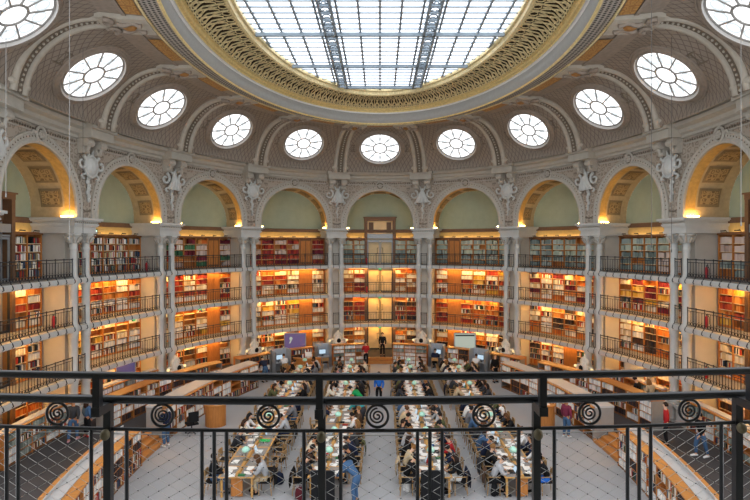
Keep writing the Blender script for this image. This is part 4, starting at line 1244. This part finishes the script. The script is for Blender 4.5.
    def cap(m, full=1., fr=.045):
        rows = []
        for i in range(7):
            el = R(90 - i * 19)
            row = []
            for j in range(14):
                an = 2 * pi * j / 14; x, y = sin(an), cos(an)
                f = cos(el)
                z = .125 * sin(el)
                if i >= 4 and y > .45: z = max(z, .055); 
                row.append(hm(.1 * f * x, -.012 + .115 * f * y * (1 if y < 0 else .97), .025 + (z if not (y > .3 and z < .045) else .045)))
            rows.append(row)
        m.grid(rows, closed=True)
    m = MB(); cap(m); hair['short'] = m.mesh('hair', HAIRM, smooth=True)
    m = MB(); cap(m)
    for j in range(7):
        a = R(110 + 140 * j / 6); x, y = sin(a), cos(a)
        base = [hm(.098 * x, .1 * y - .01, .04 - .0 * q) for q in (0,)]
        c0 = base[0]
        m.tube([c0, c0 + Vector((x * .02, y * .03, -.1)), c0 + Vector((x * .025, y * .035 - .01, -.2)), c0 + Vector((x * .02, y * .03, -.3))], [.035, .042, .04, .018], 6)
    hair['long'] = m.mesh('hair', HAIRM, smooth=True)
    m = MB(); cap(m); m.ball((0, 0, 0), .05, .05, .05, 8, 6, lambda x, y, z: hm(x, -.12 + y, .09 + z)); hair['tied'] = m.mesh('hair', HAIRM, smooth=True)
    FIG[kind] = (body, top, trou, shoes, hair)
    return FIG[kind]
SKINS = ['#e3b597', '#d8a684', '#c68d68', '#eac3a8', '#8a5a3c']
HAIRS = ['#1d1614', '#2a1d17', '#3b2619', '#16181c', '#5a3b22', '#8a6238', '#141414']
CL = {'black': '#17181b', 'navy': '#1d2740', 'dark grey': '#3a3c41', 'grey': '#7d8086', 'pale grey': '#b9bcc0', 'white': '#eeeeec', 'beige': '#cdb996', 'brown': '#5b4636', 'denim blue': '#4a6a8f',
      'red': '#b0282c', 'plum': '#7a3048', 'olive': '#5a5f40', 'teal': '#2fa5ad', 'green': '#1d9a58', 'bright blue': '#2a6fd0', 'cream': '#e7dfcb', 'pink': '#d8a3ab', 'maroon': '#5a2028'}
def person(kind, loc, rz, label, top, trou='dark grey', hair='short', hc=None, sk=None, shoe='black', grp=None, scale=1.):
    body, tm, lm_, sm, hr = figure(kind)
    o = bpy.data.objects.new('person', body); COL.objects.link(o); o.location = loc; o.rotation_euler = (0, 0, rz); o.scale = (scale,) * 3
    o.color = (*lin(sk or rnd.choice(SKINS[:4])), 1); WL[o.name] = Vector(loc)
    tag(o, label, 'person', grp)
    p = newpart('top', tm, o); p.color = (*lin(CL[top]), 1)
    p = newpart('trousers', lm_, o); p.color = (*lin(CL[trou]), 1)
    for s in sm: q = newpart('shoe', s, o); q.color = (*lin(CL[shoe]), 1)
    h = newpart('hair', hr[hair], o); h.color = (*lin(hc or rnd.choice(HAIRS)), 1)
    return o

# things lying on the tables
lapb = MB(); lapb.box(-.165, .165, -.11, .11, 0, .016); lapb.box(-.14, .14, -.01, .08, .016, .018)
laps = MB(); laps.box(-.165, .165, 0, .012, 0, .215)
lap_me = [(lapb.mesh('keyboard_base', m), laps.mesh('screen', m)) for m in (GREYM, BLACKP, WHITEP)]
lapd = MB(); lapd.box(-.15, .15, -.003, 0, .015, .2); lapd_me = lapd.mesh('display', SCRK)
ob = MB(); pr_ = [(-.16, .0), (-.15, .018), (-.08, .026), (-.01, .014), (0, .004), (.01, .014), (.08, .026), (.15, .018), (.16, .0)]
ob.grid([[(x, y, z) for x, z in pr_] for y in (-.12, .12)]); ob.add([(x, -.12, z) for x, z in pr_], [tuple(range(9))]); ob.add([(x, .12, z) for x, z in pr_], [tuple(range(9))])
ob_me = ob.mesh('open_book', PAPER)
obc = MB(); obc.box(-.17, .17, -.13, .13, -.0, .004); obc_me = obc.mesh('cover', OBJC)
ps = MB()
for i, (dx, dy, a) in enumerate(((0, 0, .05), (.02, .03, .3), (-.05, -.01, -.2))):
    c_, s_ = cos(a), sin(a)
    ps.box(-.105, .105, -.149, .149, .002 * i, .002 * i + .0018, lambda x, y, z: Vector((x * c_ - y * s_ + dx, x * s_ + y * c_ + dy, z)))
ps_me = ps.mesh('paper_sheets', PAPER)
cb = MB(); cb.box(-.085, .085, -.12, .12, 0, .03); cb_me = cb.mesh('closed_book', OBJC)
cbp = MB(); cbp.box(-.08, .088, -.115, .115, .004, .026); cbp_me = cbp.mesh('pages', PAPER)
bt = MB().lathe([(.032, 0), (.034, .01), (.034, .16), (.015, .19), (.015, .215)], 10); bt_me = bt.mesh('bottle', OBJC, smooth=True)
def put(kind, X, Y, z, rz, label, grp):
    g = None
    if kind == 'laptop':
        a, b = rnd.choice(lap_me)
        g = thing('laptop', label, 'laptop', (X, Y, z), rz, grp); newpart('keyboard_base', a, g); s = newpart('screen', b, g, (0, .11, .012), (R(-18), 0, 0)); newpart('display', lapd_me, s)
    elif kind == 'open book':
        g = bpy.data.objects.new('open_book', ob_me); COL.objects.link(g); g.location = (X, Y, z + .004); g.rotation_euler = (0, 0, rz); tag(g, label, 'book', grp)
        c = newpart('cover', obc_me, g, (0, 0, -.004)); c.color = (*lin(rnd.choice(PAL['mixed'])), 1)
    elif kind == 'papers':
        g = bpy.data.objects.new('paper_sheets', ps_me); COL.objects.link(g); g.location = (X, Y, z); g.rotation_euler = (0, 0, rz); tag(g, label, 'papers', grp)
    elif kind == 'closed book':
        g = bpy.data.objects.new('closed_book', cb_me); COL.objects.link(g); g.location = (X, Y, z); g.rotation_euler = (0, 0, rz); g.color = (*lin(label_col[0]), 1); tag(g, label, 'book', grp)
        newpart('pages', cbp_me, g)
    else:
        g = bpy.data.objects.new('bottle', bt_me); COL.objects.link(g); g.location = (X, Y, z); g.color = (*lin(label_col[0]), 1); tag(g, label, 'bottle', grp)
    return g
label_col = ['#ffffff']

prnd = random.Random(5)
SEATED = ['sit_read', 'sit_type', 'sit_up', 'sit_chin', 'sit_write']
TOPC = ['black'] * 6 + ['navy'] * 4 + ['dark grey'] * 4 + ['white'] * 4 + ['pale grey'] * 3 + ['beige'] * 2 + ['brown'] * 2 + ['denim blue', 'grey', 'cream', 'pink', 'maroon', 'olive', 'grey']
OVER = {  # (row, segment, side, seat) -> (top, trousers, hair, pose)
    (0, 0, -1, 0): ('black', 'denim blue', 'short', 'sit_up'), (0, 0, 1, 0): ('pale grey', 'beige', 'long', 'sit_read'), (0, 0, -1, 4): ('cream', 'black', 'long', 'sit_type'), (0, 0, -1, 5): ('white', 'black', 'long', 'sit_type'),
    (1, 0, -1, 0): ('dark grey', 'black', 'tied', 'sit_read'), (1, 0, -1, 1): ('black', 'black', 'short', 'sit_read'),
    (1, 0, 1, 1): ('black', 'black', 'short', 'sit_read'), (1, 0, 1, 2): ('navy', 'dark grey', 'short', 'sit_write'), (1, 0, 1, 3): ('dark grey', 'black', 'short', 'sit_read'),
    (2, 0, -1, 1): ('beige', 'black', 'tied', 'sit_read'), (2, 0, -1, 2): ('black', 'black', 'long', 'sit_type'), (2, 0, 1, 0): ('black', 'white', 'long', 'sit_type'), (2, 0, 1, 1): ('navy', 'black', 'short', 'sit_read'), (2, 0, 1, 2): ('red', 'black', 'short', 'sit_type'),
    (3, 0, -1, 0): ('pale grey', 'black', 'short', 'sit_write'), (3, 0, -1, 1): ('black', 'black', 'short', 'sit_type'), (3, 0, -1, 2): ('navy', 'black', 'short', 'sit_read'), (3, 0, 1, 1): ('white', 'black', 'short', 'sit_type'), (3, 0, 1, 0): ('black', 'bright blue', 'short', 'sit_read'), (3, 0, 1, 3): ('white', 'black', 'tied', 'sit_type'), (3, 0, 1, 6): ('dark grey', 'black', 'long', 'sit_read'),
}
EMPTY = {(0, 0, -1, 1), (0, 0, -1, 2), (0, 0, -1, 6), (0, 0, -1, 7), (0, 0, 1, 1), (0, 0, 1, 2), (0, 0, 1, 3), (0, 0, 1, 4), (0, 0, 1, 6), (1, 0, 1, 7), (1, 0, -1, 5), (1, 0, 1, 0)}
for r, X in enumerate(ROWX):
    for q, (y0, y1, ns) in enumerate(SEG):
        w = (y1 - y0) / ns
        for sx in (-1, 1):
            sd = 'left' if sx < 0 else 'right'
            for i in range(ns):
                y = y0 + w * (i + .5); key = (r, q, sx, i)
                place = '%s from near end, %s side, %s' % (ordn(i + 1), sd, TN[q][r])
                rz = R(-90) if sx < 0 else R(90)
                occ = key not in EMPTY and (key in OVER or prnd.random() < (.93 if q == 0 or r in (1, 2) else .85))
                off = .92 if occ else prnd.uniform(.8, 1.05)
                if key not in {(1, 0, 1, 7), (1, 0, 1, 0)}: make_chair((X + sx * (TW - .625 + off + .02), y, 0), rz + (0 if occ else prnd.uniform(-.25, .25)), 'beech armchair, ' + place, 'beech armchairs at the reading tables')
                if occ:
                    tp, tr, hr, kd = OVER.get(key, (prnd.choice(TOPC), prnd.choice(['black', 'dark grey', 'denim blue', 'navy', 'beige']), prnd.choice(['short', 'short', 'long', 'long', 'tied']), prnd.choice(SEATED)))
                    scarf = key == (3, 0, 1, 6); person(kd, (X + sx * .92, y + prnd.uniform(-.05, .05), .0), rz + prnd.uniform(-.15, .15), 'person in white headscarf seventh from near end, right side, rightmost near table' if scarf else 'person in %s top, %s' % (tp, place), tp, tr, hr, hc='#e9e7e2' if scarf else None, grp='people seated at the reading tables')
                # what lies in front of the seat
                z = .7535
                its = prnd.choice([['laptop', 'papers', 'papers'], ['open book', 'papers', 'papers'], ['laptop', 'open book', 'papers'], ['papers', 'open book', 'closed book'], ['open book', 'closed book', 'papers'], ['papers', 'papers', 'open book'], ['laptop', 'papers', 'bottle']])
                if not occ: its = its[:1] if prnd.random() < .6 else []
                offs = [(.3, -.0), (.33, .29), (.16, -.3)]; seen = {}
                if len(its) and its[0] != 'laptop': offs[0] = (.36, -.06)
                for (ox, oy), it in zip(offs, its):
                    seen[it] = seen.get(it, 0) + 1
                    nmx = {'laptop': 'laptop', 'open book': 'open book', 'papers': 'loose papers' if seen[it] == 1 else 'farther papers', 'closed book': 'closed book', 'bottle': 'bottle'}[it]
                    if it in ('closed book', 'bottle'):
                        cc = prnd.choice([('black', '#17181b'), ('red', '#a3302c'), ('blue', '#2e5a8f'), ('white', '#eeeeec'), ('green', '#3c7d55')]); label_col[0] = cc[1]; nmx = cc[0] + ' ' + nmx
                    put(it, X + sx * ox, y + oy, z, rz + prnd.uniform(-.15, .15), '%s at place %s' % (nmx, place), {'laptop': 'laptops on the reading tables', 'open book': 'open books on the reading tables', 'papers': 'papers on the reading tables', 'closed book': 'closed books on the reading tables', 'bottle': 'bottles on the reading tables'}[it])
# bright green sheet on the leftmost table
mb = MB(); mb.box(-.2, .2, -.15, .15, 0, .006, lambda x, y, z: Vector((-4.7 + x, 22.05 + y, .782 + z))); tag(mb.build('green_folder', mat('green_card', '#1fbf62', .6)), 'bright green folder on the leftmost near table', 'folder')

# coats hung over chair backs and bags on the floor
coat = MB(); rows = []
for i in range(9):
    u = i / 8
    if u < .5: y, z = -.325 - .03 * sin(u * 9), .3 + .58 * (u * 2)
    else: y, z = -.215 + .01 * sin(u * 9), .88 - .36 * (u - .5) * 2
    rows.append([(x * (1.05 - .1 * u), y + .015 * sin(j * 2.1 + i), z - .02 * abs(x)) for j, x in enumerate((-.26, -.17, -.08, 0, .08, .17, .26))])
rows2 = [[(x * .98, y - (.02 if i < 5 else -.02), z + .012) for x, y, z in r] for i, r in enumerate(rows)]
coat.grid(rows); coat.grid(rows2); coat.grid([rows[0], rows2[0]]); coat.grid([rows[-1], rows2[-1]])
coat_me = coat.mesh('coat', OBJC, smooth=True)
bag = MB(); bag.lathe([(.12, 0), (.17, .04), (.18, .2), (.15, .36), (.07, .42)], 12, lambda x, y, z: Vector((x, y * .65, z))); bag_me = bag.mesh('backpack', OBJC, smooth=True)
bgp = MB(); bgp.box(-.11, .11, -.16, -.1, .06, .22); bgp_me = bgp.mesh('pocket', OBJC)
bgs = MB(); bgs.tube([(-.03, .03, .42), (-.03, .03, .47), (.03, .03, .47), (.03, .03, .42)], .01, 5); bgs_me = bgs.mesh('strap', OBJC)
for (r, q, sx, i, c) in ((3, 0, -1, 0, 'brown'), (1, 0, -1, 0, 'black'), (2, 0, -1, 1, 'beige'), (1, 0, 1, 3, 'olive'), (0, 0, 1, 0, 'black'), (3, 0, -1, 1, 'dark grey'), (2, 0, 1, 0, 'navy'), (0, 0, 1, 5, 'black'), (3, 0, 1, 2, 'black'), (1, 1, 1, 2, 'black'), (2, 1, -1, 1, 'grey'), (3, 1, -1, 2, 'navy')):
    X = ROWX[r]; y0, y1, ns = SEG[q]; y = y0 + (y1 - y0) / ns * (i + .5)
    o = bpy.data.objects.new('coat', coat_me); COL.objects.link(o); o.location = (X + sx * .94, y, 0); o.rotation_euler = (0, 0, R(-90) if sx < 0 else R(90)); o.color = (*lin(CL[c]), 1)
    tag(o, '%s coat over the chair %s from near end, %s side, %s' % (c, ordn(i + 1), 'left' if sx < 0 else 'right', TN[q][r].replace('table from left', 'table')), 'coat', 'coats over chair backs')
for n_, (x, y, c, lb_) in enumerate(((-2.75, 18.6, 'maroon', 'wine-red backpack on the floor by the second near table from left'), (4.0, 18.9, 'black', 'black backpack on the floor by the rightmost near table'), (3.1, 19.6, 'dark grey', 'dark grey backpack right of the third near table from left'), (-3.7, 19.8, 'navy', 'navy backpack on the floor right of the leftmost near table'), (1.0, 19.2, 'white', 'white bag on the floor left of the third near table from left'), (.9, 29.6, 'black', 'black bag in the centre aisle beside the third far table'))):
    o = bpy.data.objects.new('backpack', bag_me); COL.objects.link(o); o.location = (x, y, 0); o.rotation_euler = (0, 0, n_ * 1.1); o.color = (*lin(CL[c]), 1); WL[o.name] = o.location.copy()
    tag(o, lb_, 'bag', 'bags on the floor'); p = newpart('pocket', bgp_me, o); p.color = o.color; p = newpart('strap', bgs_me, o); p.color = o.color

# ------------------------------------------------------------------ people on their feet and elsewhere
def stand(kind, px, py, z, rz, label, *a, **k):
    p = at(px, py, z); return person(kind, (p.x, p.y, z), R(rz), label, *a, **k)
stand('st_still', 382.5, 356.2, RF, 180, 'person in black suit standing on the central steps', 'black', 'black', 'short', hc='#1a1412')
stand('st_read', 366, 366, 0, 20, 'person in red jumper standing at the low bookcase left of the steps', 'red', 'black', 'short')
stand('st_still', 379, 404, 0, 160, 'person in bright blue jacket standing in the centre aisle', 'bright blue', 'black', 'short', hc='#1a1412')
stand('st_bend', 362, 428, 0, 60, 'person in teal top leaning over the second near table', 'teal', 'dark grey', 'short')
stand('st_bend', 361, 417, 0, 70, 'person in green top bending over the second near table', 'green', 'black', 'short')
stand('st_bend', 355, 503, 0, 60, 'long-haired person in denim standing at the second near table', 'denim blue', 'denim blue', 'long', hc='#2a1d17')
stand('st_walk', 73, 441, RF, 10, 'person in dark jacket standing in the left raised walkway', 'dark grey', 'denim blue', 'short', shoe='pink')
stand('st_still', 87, 437, RF, -30, 'long-haired person in denim jacket standing in the left raised walkway', 'denim blue', 'black', 'long', shoe='red', scale=.92)
stand('st_read', 166, 446.5, 0, 60, 'person in navy jumper and jeans reading by the left bookcase', 'navy', 'denim blue', 'short', shoe='white')
stand('st_still', 566.5, 437.5, 0, -60, 'person in plum jacket and jeans by the right round desk', 'plum', 'denim blue', 'short', shoe='white')
stand('st_still', 666, 445, RF, 60, 'person in red jacket standing in the right raised walkway', 'red', 'black', 'short', shoe='black')
stand('st_walk', 701, 457, RF, 100, 'person in black jacket and jeans striding along the right walkway', 'black', 'denim blue', 'short', shoe='white')
stand('st_read', 638, 412, RF, 40, 'person in dark top leaning at the raised right bookcase end', 'black', 'black', 'short')
stand('st_read', 651, 415, RF, 20, 'person in beige coat beside the raised right bookcase end', 'beige', 'dark grey', 'long', hc='#8a6238')

# ================================================================== FURNITURE ROUND THE RING
for sg, sd, mt_, lb_ in ((-1, 'left', SCRP, 'large purple information screen beyond the left cubicles'), (1, 'right', SCRW, 'large pale information screen beyond the right cubicles')):
    x0 = sg * 6.2; y = 39.4
    g = thing('information_screen', lb_, 'screen', (x0, y, RF), 0)
    mb = MB(); mb.box(x0 - .8, x0 + .8, y, y + .06, 1.18, 2.36); mb.build('frame', GREYM, g)
    mb = MB(); mb.box(x0 - .74, x0 + .74, y - .012, y, 1.24, 2.3); s_ = mb.build('display', mt_, g)
    mb = MB()
    if sg < 0:
        mb.tube([(x0 - .4, y - .016, 1.6), (x0 - .3, y - .016, 1.8), (x0 - .36, y - .016, 2.0)], .05, 5); mb.ball((x0 - .3, y - .016, 1.95), .12, .01, .12)
    else: mb.box(x0 - .7, x0 + .7, y - .018, y - .012, 2.12, 2.22)
    mb.build('graphic', SCRW if sg < 0 else BLACKP, s_)
    for dx in (-.5, .5):
        mb = MB(); mb.box(x0 + dx - .04, x0 + dx + .04, y, y + .05, RF, 1.2); mb.box(x0 + dx - .06, x0 + dx + .06, y - .25, y + .25, RF, RF + .04); mb.build('leg', GREYM, g)
    # notice boards half hidden by the front rail
    fb = bayfns[sg * 3]
    g = thing('notice_board', ('deep blue' if sg < 0 else 'grey framed') + ' notice board standing in the third bay on the %s' % sd, 'board', fb(-.9, -.75, RF), 0)
    c = fb(-.9, -.75, 0)
    def nb(x, yy, z): return c + Vector((x, yy, z))
    mb = MB(); mb.box(-.55, .55, 0, .05, 1.0, 2.35, nb); mb.build('frame', GREYM, g)
    mb = MB(); mb.box(-.5, .5, -.012, 0, 1.05, 2.3, nb); mb.build('face', SCRB if sg < 0 else CUB, g)
    for dx in (-.45, .45):
        mb = MB(); mb.box(dx - .03, dx + .03, 0, .05, RF, 1.0, nb); mb.build('leg', GREYM, g)
    # oak cupboards between the first two piers
    p = Vector((sg * 9.15, 35.75, RF))
    g = thing('oak_cupboard', 'plain oak cupboard standing behind the low bookcases near the second pier %s' % sd, 'cupboard', p, sg * R(-38))
    mb = MB(); mb.box(-.5, .5, -.2, .2, .06, 1.02); mb.build('body', WOOD, g, local=True)
    for dx in (-1, 1):
        mb = MB(); xa, xb = sorted((dx * .01, dx * .48)); mb.box(xa, xb, -.222, -.2, .1, .98); d = mb.build('door', WOODT, g, local=True)
        mb = MB(); mb.box(dx * .05 - .01, dx * .05 + .01, -.245, -.222, .5, .62); mb.build('handle', IRON2, d, local=True)
    mb = MB(); mb.box(-.46, .46, -.17, .17, 0, .06); mb.build('plinth', WOODD, g, local=True)
    # rounded oak service desks
    for nm_, X, Y in (('far', sg * 5.0, 37.15), ('side', sg * 8.0, 26.3)):
        if nm_ == 'far' and sg > 0: continue
        g = thing('service_desk', 'rounded oak enquiry desk %s' % ('before the left cubicles' if nm_ == 'far' else 'beside the %s curved bookcase' % sd), 'desk', (X, Y, 0), 0, 'rounded oak desks')
        arc = [R(180 + 18 * i) for i in range(11)]; rx, ry = (.5, .45) if nm_ == 'side' else (.95, .5)
        mb = MB(); mb.grid([[(X + rx * cos(a), Y + ry * sin(a), z) for a in arc] for z in (0, 1.0)]); mb.grid([[(X + (rx - .04) * cos(a), Y + (ry - .04) * sin(a), z) for a in arc] for z in (0, 1.0)]); mb.build('front', WOOD, g)
        mb = MB(); ap = [(X + (rx + .05) * cos(a), Y + (ry + .05) * sin(a)) for a in arc]; n = len(ap)
        mb.add([(x, y, 1.0) for x, y in ap] + [(x, y, 1.05) for x, y in ap], [tuple(range(n))[::-1], tuple(range(n, 2 * n))] + [(i, (i + 1) % n, n + (i + 1) % n, n + i) for i in range(n)]); mb.build('worktop', WOODT, g)
        m = thing('computer_monitor', 'white monitor on the %s rounded oak desk' % (nm_ if nm_ == 'far' else sd + ' side'), 'monitor', (X + .1, Y - .2, 1.05), 0, 'desk monitors')
        mb = MB(); mb.box(X - .12, X + .32, Y - .22, Y - .18, 1.15, 1.45); mb.build('case', WHITEP, m)
        mb = MB(); mb.box(X + .07, X + .13, Y - .2, Y - .17, 1.06, 1.2); mb.box(X, X + .2, Y - .28, Y - .1, 1.05, 1.065); mb.build('stand', WHITEP, m)
        for i_ in range(3):
            mb = MB(); mb.box(X - .4 + .09 * i_, X - .33 + .09 * i_, Y - .25, Y - .05, 1.05, 1.25 + .03 * i_); o = mb.build('binder', OBJC); o.color = (*lin(['#2c3f66', '#eeeeec', '#7d2f2e'][i_]), 1)
            tag(o, '%s binder upright on the %s rounded oak desk' % (['navy', 'white', 'wine-red'][i_], nm_ if nm_ == 'far' else sd + ' side'), 'binder', 'binders on the desks')
# office chair by the left desk
g = thing('office_chair', 'black swivel office chair beside the left rounded oak desk', 'chair', (-8.75, 25.1, 0), .6)
mb = MB(); mb.box(-.25, .25, -.25, .25, .44, .52); mb.build('seat', SOFT, g, local=True)
mb = MB(); mb.tube([(0, -.27, .52), (0, -.3, .7)], .03, 6); mb.box(-.23, .23, -.33, -.27, .62, 1.08); mb.build('backrest', SOFT, g, local=True)
mb = MB(); mb.lathe([(.03, .1), (.03, .44)], 8); mb.build('column', IRON, g, local=True)
for i in range(5):
    a = 2 * pi * i / 5; mb = MB(); mb.tube([(0, 0, .12), (.28 * cos(a), .28 * sin(a), .07)], .022, 5); l = mb.build('leg', IRON, g, local=True)
    mb = MB(); mb.ball((.28 * cos(a), .28 * sin(a), .035), .035, seg=8, ring=6); mb.build('caster', BLACKP, l, local=True)
# people in the cubicles and at the far bookcases
for sg, sd in ((-1, 'left'), (1, 'right')):
    for t, c, h, nm in ((19.3, 'navy' if sg > 0 else 'dark grey', 'short', 'inner'), (33.2, 'white', 'short', 'outer')):
        p = ax_el(12.4 - .62, 17.8 - .62, R(t), 0); p.x *= sg
        rz = math.atan2(YC - p.y, -p.x) + pi / 2 + pi - pi
        d = Vector((p.x - 0, p.y - YC, 0)); rz = math.atan2(d.y, d.x) - pi / 2
        make_chair(p, rz, 'beech armchair at the %s felt cubicle %s of the steps' % (nm, sd), 'beech armchairs at the cubicles')
        if (sg, t) != (-1, 19.3): person('sit_type', p, rz, 'person in %s top working in the %s cubicle %s of the steps' % (c, nm, sd), c, 'navy' if c == 'white' else 'black', h)
p = ax_el(11.2, 16.5, R(41), 0)
person('st_still', (p.x, p.y, 0), R(200), 'person in black top before the outer far bookcase on the right', 'black', 'black', 'long')
person('st_bend', (-p.x, p.y, 0), R(30), 'person in navy top bending to the outer far bookcase on the left', 'navy', 'denim blue', 'short')

# fire extinguishers on the galleries
def extinguisher(k, s, L, label):
    p = bayfns[k](s, -.55, SLAB[L][1] + .01)
    g = thing('fire_extinguisher', label, 'fire extinguisher', p, 0, 'fire extinguishers on the galleries')
    mb = MB(); mb.lathe([(.07, 0), (.072, .03), (.072, .4), (.05, .5), (.03, .53)], 12); mb.build('cylinder', RED, g, local=True)
    mb = MB(); mb.tube([(0, 0, .52), (0, 0, .6), (.07, 0, .62)], .02, 6); mb.build('valve', BLACKP, g, local=True)
    mb = MB(); mb.tube([(.05, 0, .58), (.13, 0, .45), (.12, 0, .15)], .014, 5); mb.build('hose', BLACKP, g, local=True)
RED = mat('red_enamel', '#a8242c', .4)
extinguisher(-4, -2.3, 1, 'red extinguisher on the second gallery beside the fourth pier left'); extinguisher(-3, -2.3, 2, 'red extinguisher on the top gallery beside the third pier left')
extinguisher(4, -2.3, 2, 'red extinguisher on the top gallery beside the fourth pier right'); extinguisher(4, -2.3, 0, 'red extinguisher on the first gallery beside the fourth pier right')
extinguisher(4, -2.3, 1, 'red extinguisher on the second gallery beside the fourth pier right'); extinguisher(0, -.98, 1, 'red extinguisher on the second gallery left of the central door'); extinguisher(0, -1.0, 2, 'red extinguisher on the top gallery left of the central door')
# little green pilot signs on the gallery edges
for k, s, L, lb_ in ((0, 0, 0, 'tiny green pilot sign over the central door, first gallery edge'), (0, 0, 1, 'tiny green pilot sign over the central door, second gallery edge'), (0, 0, 2, 'tiny green pilot sign over the central door, top gallery edge'), (-3, -.6, 1, 'tiny green pilot sign on the second gallery edge, third bay left'), (-2, .8, 1, 'tiny green pilot sign on the second gallery edge, second bay left')):
    fn = bayfns[k]; z = SLAB[L][0] - .1
    g = thing('pilot_sign', lb_, 'sign', fn(s, .1, z), 0, 'green pilot signs')
    mb = MB(); mb.box(s - .11, s + .11, .06, .12, z, z + .11, fn); mb.build('case', BLACKP, g)
    mb = MB(); mb.box(s - .1, s + .1, .12, .126, z + .01, z + .1, fn); mb.build('face', EXITG, g)

# ================================================================== FRONT BALCONY RAILING
def YR(x): return 2.3 + .018 * x + .031 * x * x
ZL = SLAB[2][1]
g = thing('balcony_railing', 'black iron balcony railing with spirals right before the viewer', 'railing', (0, 2.3, ZL), 0)
XS = [-3.3 + 6.6 * i / 60 for i in range(61)]
def rail(nm, z, r, dy=0., m_=IRON, seg=10, parent=None, fl=1.):
    mb = MB(); mb.tube([(x, YR(x) + dy, z) for x in XS], r, seg); return mb.build(nm, m_, parent or g, smooth=True)
rail('safety_rail', EYE - .537, .0155, -.09)
rail('handrail', EYE - .662, .018)
rail('lower_rail', EYE - .789, .008)
rail('bottom_rail', ZL + .07, .014)
posts = [-.247 + .92 * i for i in range(-3, 4)]
for x in posts:
    y = YR(x)
    mb = MB(); mb.box(x - .0155, x + .0155, y - .0155, y + .0155, ZL, EYE - .66); mb.build('post', IRON, g)
    mb = MB(); mb.box(x - .0145, x + .0145, y - .105, y - .075, EYE - .70, EYE - .535); mb.box(x - .018, x + .018, y - .11, y - .02, EYE - .704, EYE - .667); mb.build('bracket', IRON, g)
    mb = MB(); mb.ball((x, y - .03, EYE - .805), .02, .022, .024, 12, 8); mb.build('joint', BRASSY, g, smooth=True)
    for dx in (-.077, .08, .407, .46, .513):
        b_ = x + dx
        if abs(b_) > 3.2: continue
        mb = MB(); yy = YR(b_); mb.tube([(b_, yy, ZL + .07), (b_, yy, EYE - .79)], .0082, 8); mb.build('baluster', IRON, g)
    for dx in (.236, .692):
        c_ = x + dx
        if abs(c_) > 3.2: continue
        yy = YR(c_); zc = EYE - .7275
        mb = MB(); mb.tube([(c_ + .046 * cos(a), yy, zc + .047 * sin(a)) for a in [2 * pi * i / 28 for i in range(28)]], .006, 6, True)
        sp = []
        for i in range(46):
            a = i / 45 * 2 * pi * 2.1; r = .004 + .03 * i / 45
            sp.append((c_ + r * cos(-a + 2.2), yy, zc + r * sin(-a + 2.2)))
        mb.tube(sp, .0042, 6); mb.build('scroll', IRON, g, smooth=True)
# safety net of thin wire behind the balusters
mb = MB(); hx, hz = .0457, .0268
zt = EYE - .822
mb.tube([(x, YR(x) + .035, zt) for x in XS], .0022, 4)
nx = int(6.4 / hx)
for r_ in range(20):
    z0 = zt - .004 - hz * r_
    for ph in (0, 1):
        pts = []
        for i in range(nx + 1):
            x = -3.2 + hx * i; pts.append((x, YR(x) + .035, z0 - hz * ((i + ph) % 2)))
        if (r_ + ph) % 2 == 0: mb.tube(pts, .0013, 3, cap=False)
mb.build('wire_net', NETM, g)
mb = MB()
for r_ in range(0, 20):
    for i in range(nx + 1):
        if (i + r_) % 2 == 0:
            x = -3.2 + hx * i; mb.ball((x, YR(x) + .033, zt - .004 - hz * r_), .0034, .003, .0026, 5, 3)
mb.build('wire_knots', IRON2, g)

# unseen bay round the viewer, added to shade the railing: piers, back wall, vault
mb = MB(); mb.box(-4.2, 4.2, -1.75, -1.6, 0, 12.4); struct(mb.build('wall_near', WALL))
for sx in (-1, 1):
    mb = MB(); mb.box(sx * 3.1 - .6, sx * 3.1 + .6, -1.6, 2.0, 0, 12.4); struct(mb.build('wall_pier', WALL))
mb = MB(); mb.box(-2.6, 2.6, -1.6, 2.3, 11.6, 12.4); struct(mb.build('ceiling_vault', INTRA))

# ================================================================== HANGING CABLES
for px, d, top, zb, mt_, lb_ in ((6, 15, 17.3, 10.2, CABLE, 'leftmost pale cable hanging from the ceiling'), (69.5, 15, 17.3, 9.0, CABLE, 'pale cable hanging before the fourth arch on the left'), (83, 20.6, 16.9, 8.6, CABLED, 'dark cable hanging before the third pier left'),
                                 (651.5, 15, 17.3, 8.8, CABLED, 'dark cable hanging left of the third pier right'), (671.5, 20.3, 16.9, 8.6, CABLED, 'dark cable hanging before the third pier right'), (741, 15, 17.3, 9.4, CABLE, 'rightmost pale cable hanging from the ceiling')):
    X = (px - CX) * d / F
    mb = MB(); mb.tube([(X, d, zb), (X, d, (zb + top) / 2), (X, d, top)], .008, 6); mb.lathe([(.008, zb - .12), (.018, zb - .1), (.018, zb - .02), (.008, zb)], 8, lambda x, y, z: Vector((X + x, d + y, z)))
    tag(mb.build('hanging_cable', mt_), lb_, 'cable', 'cables hanging from the ceiling')

# ================================================================== CAMERA AND VIEW
cam = bpy.data.cameras.new('camera'); co = bpy.data.objects.new('camera', cam); COL.objects.link(co)
co.location = (0, 0, EYE); co.rotation_euler = (R(90), 0, 0)
cam.sensor_width = 36; cam.lens = F / 750 * 36; cam.clip_start = .05; cam.clip_end = 200
cam.shift_x = -(CX - 375) / 750; cam.shift_y = -(250 - CY) / 750
scene.camera = co
w = bpy.data.worlds.new('world'); scene.world = w; w.use_nodes = True
w.node_tree.nodes['Background'].inputs[0].default_value = (.93, .95, 1., 1); w.node_tree.nodes['Background'].inputs[1].default_value = 1.15
scene.cycles.diffuse_bounces = 6; scene.cycles.max_bounces = 12
scene.view_settings.view_transform = 'Standard'; scene.view_settings.look = 'None'
scene.view_settings.exposure = EXPO; scene.view_settings.gamma = 1; scene.view_settings.use_curve_mapping = False
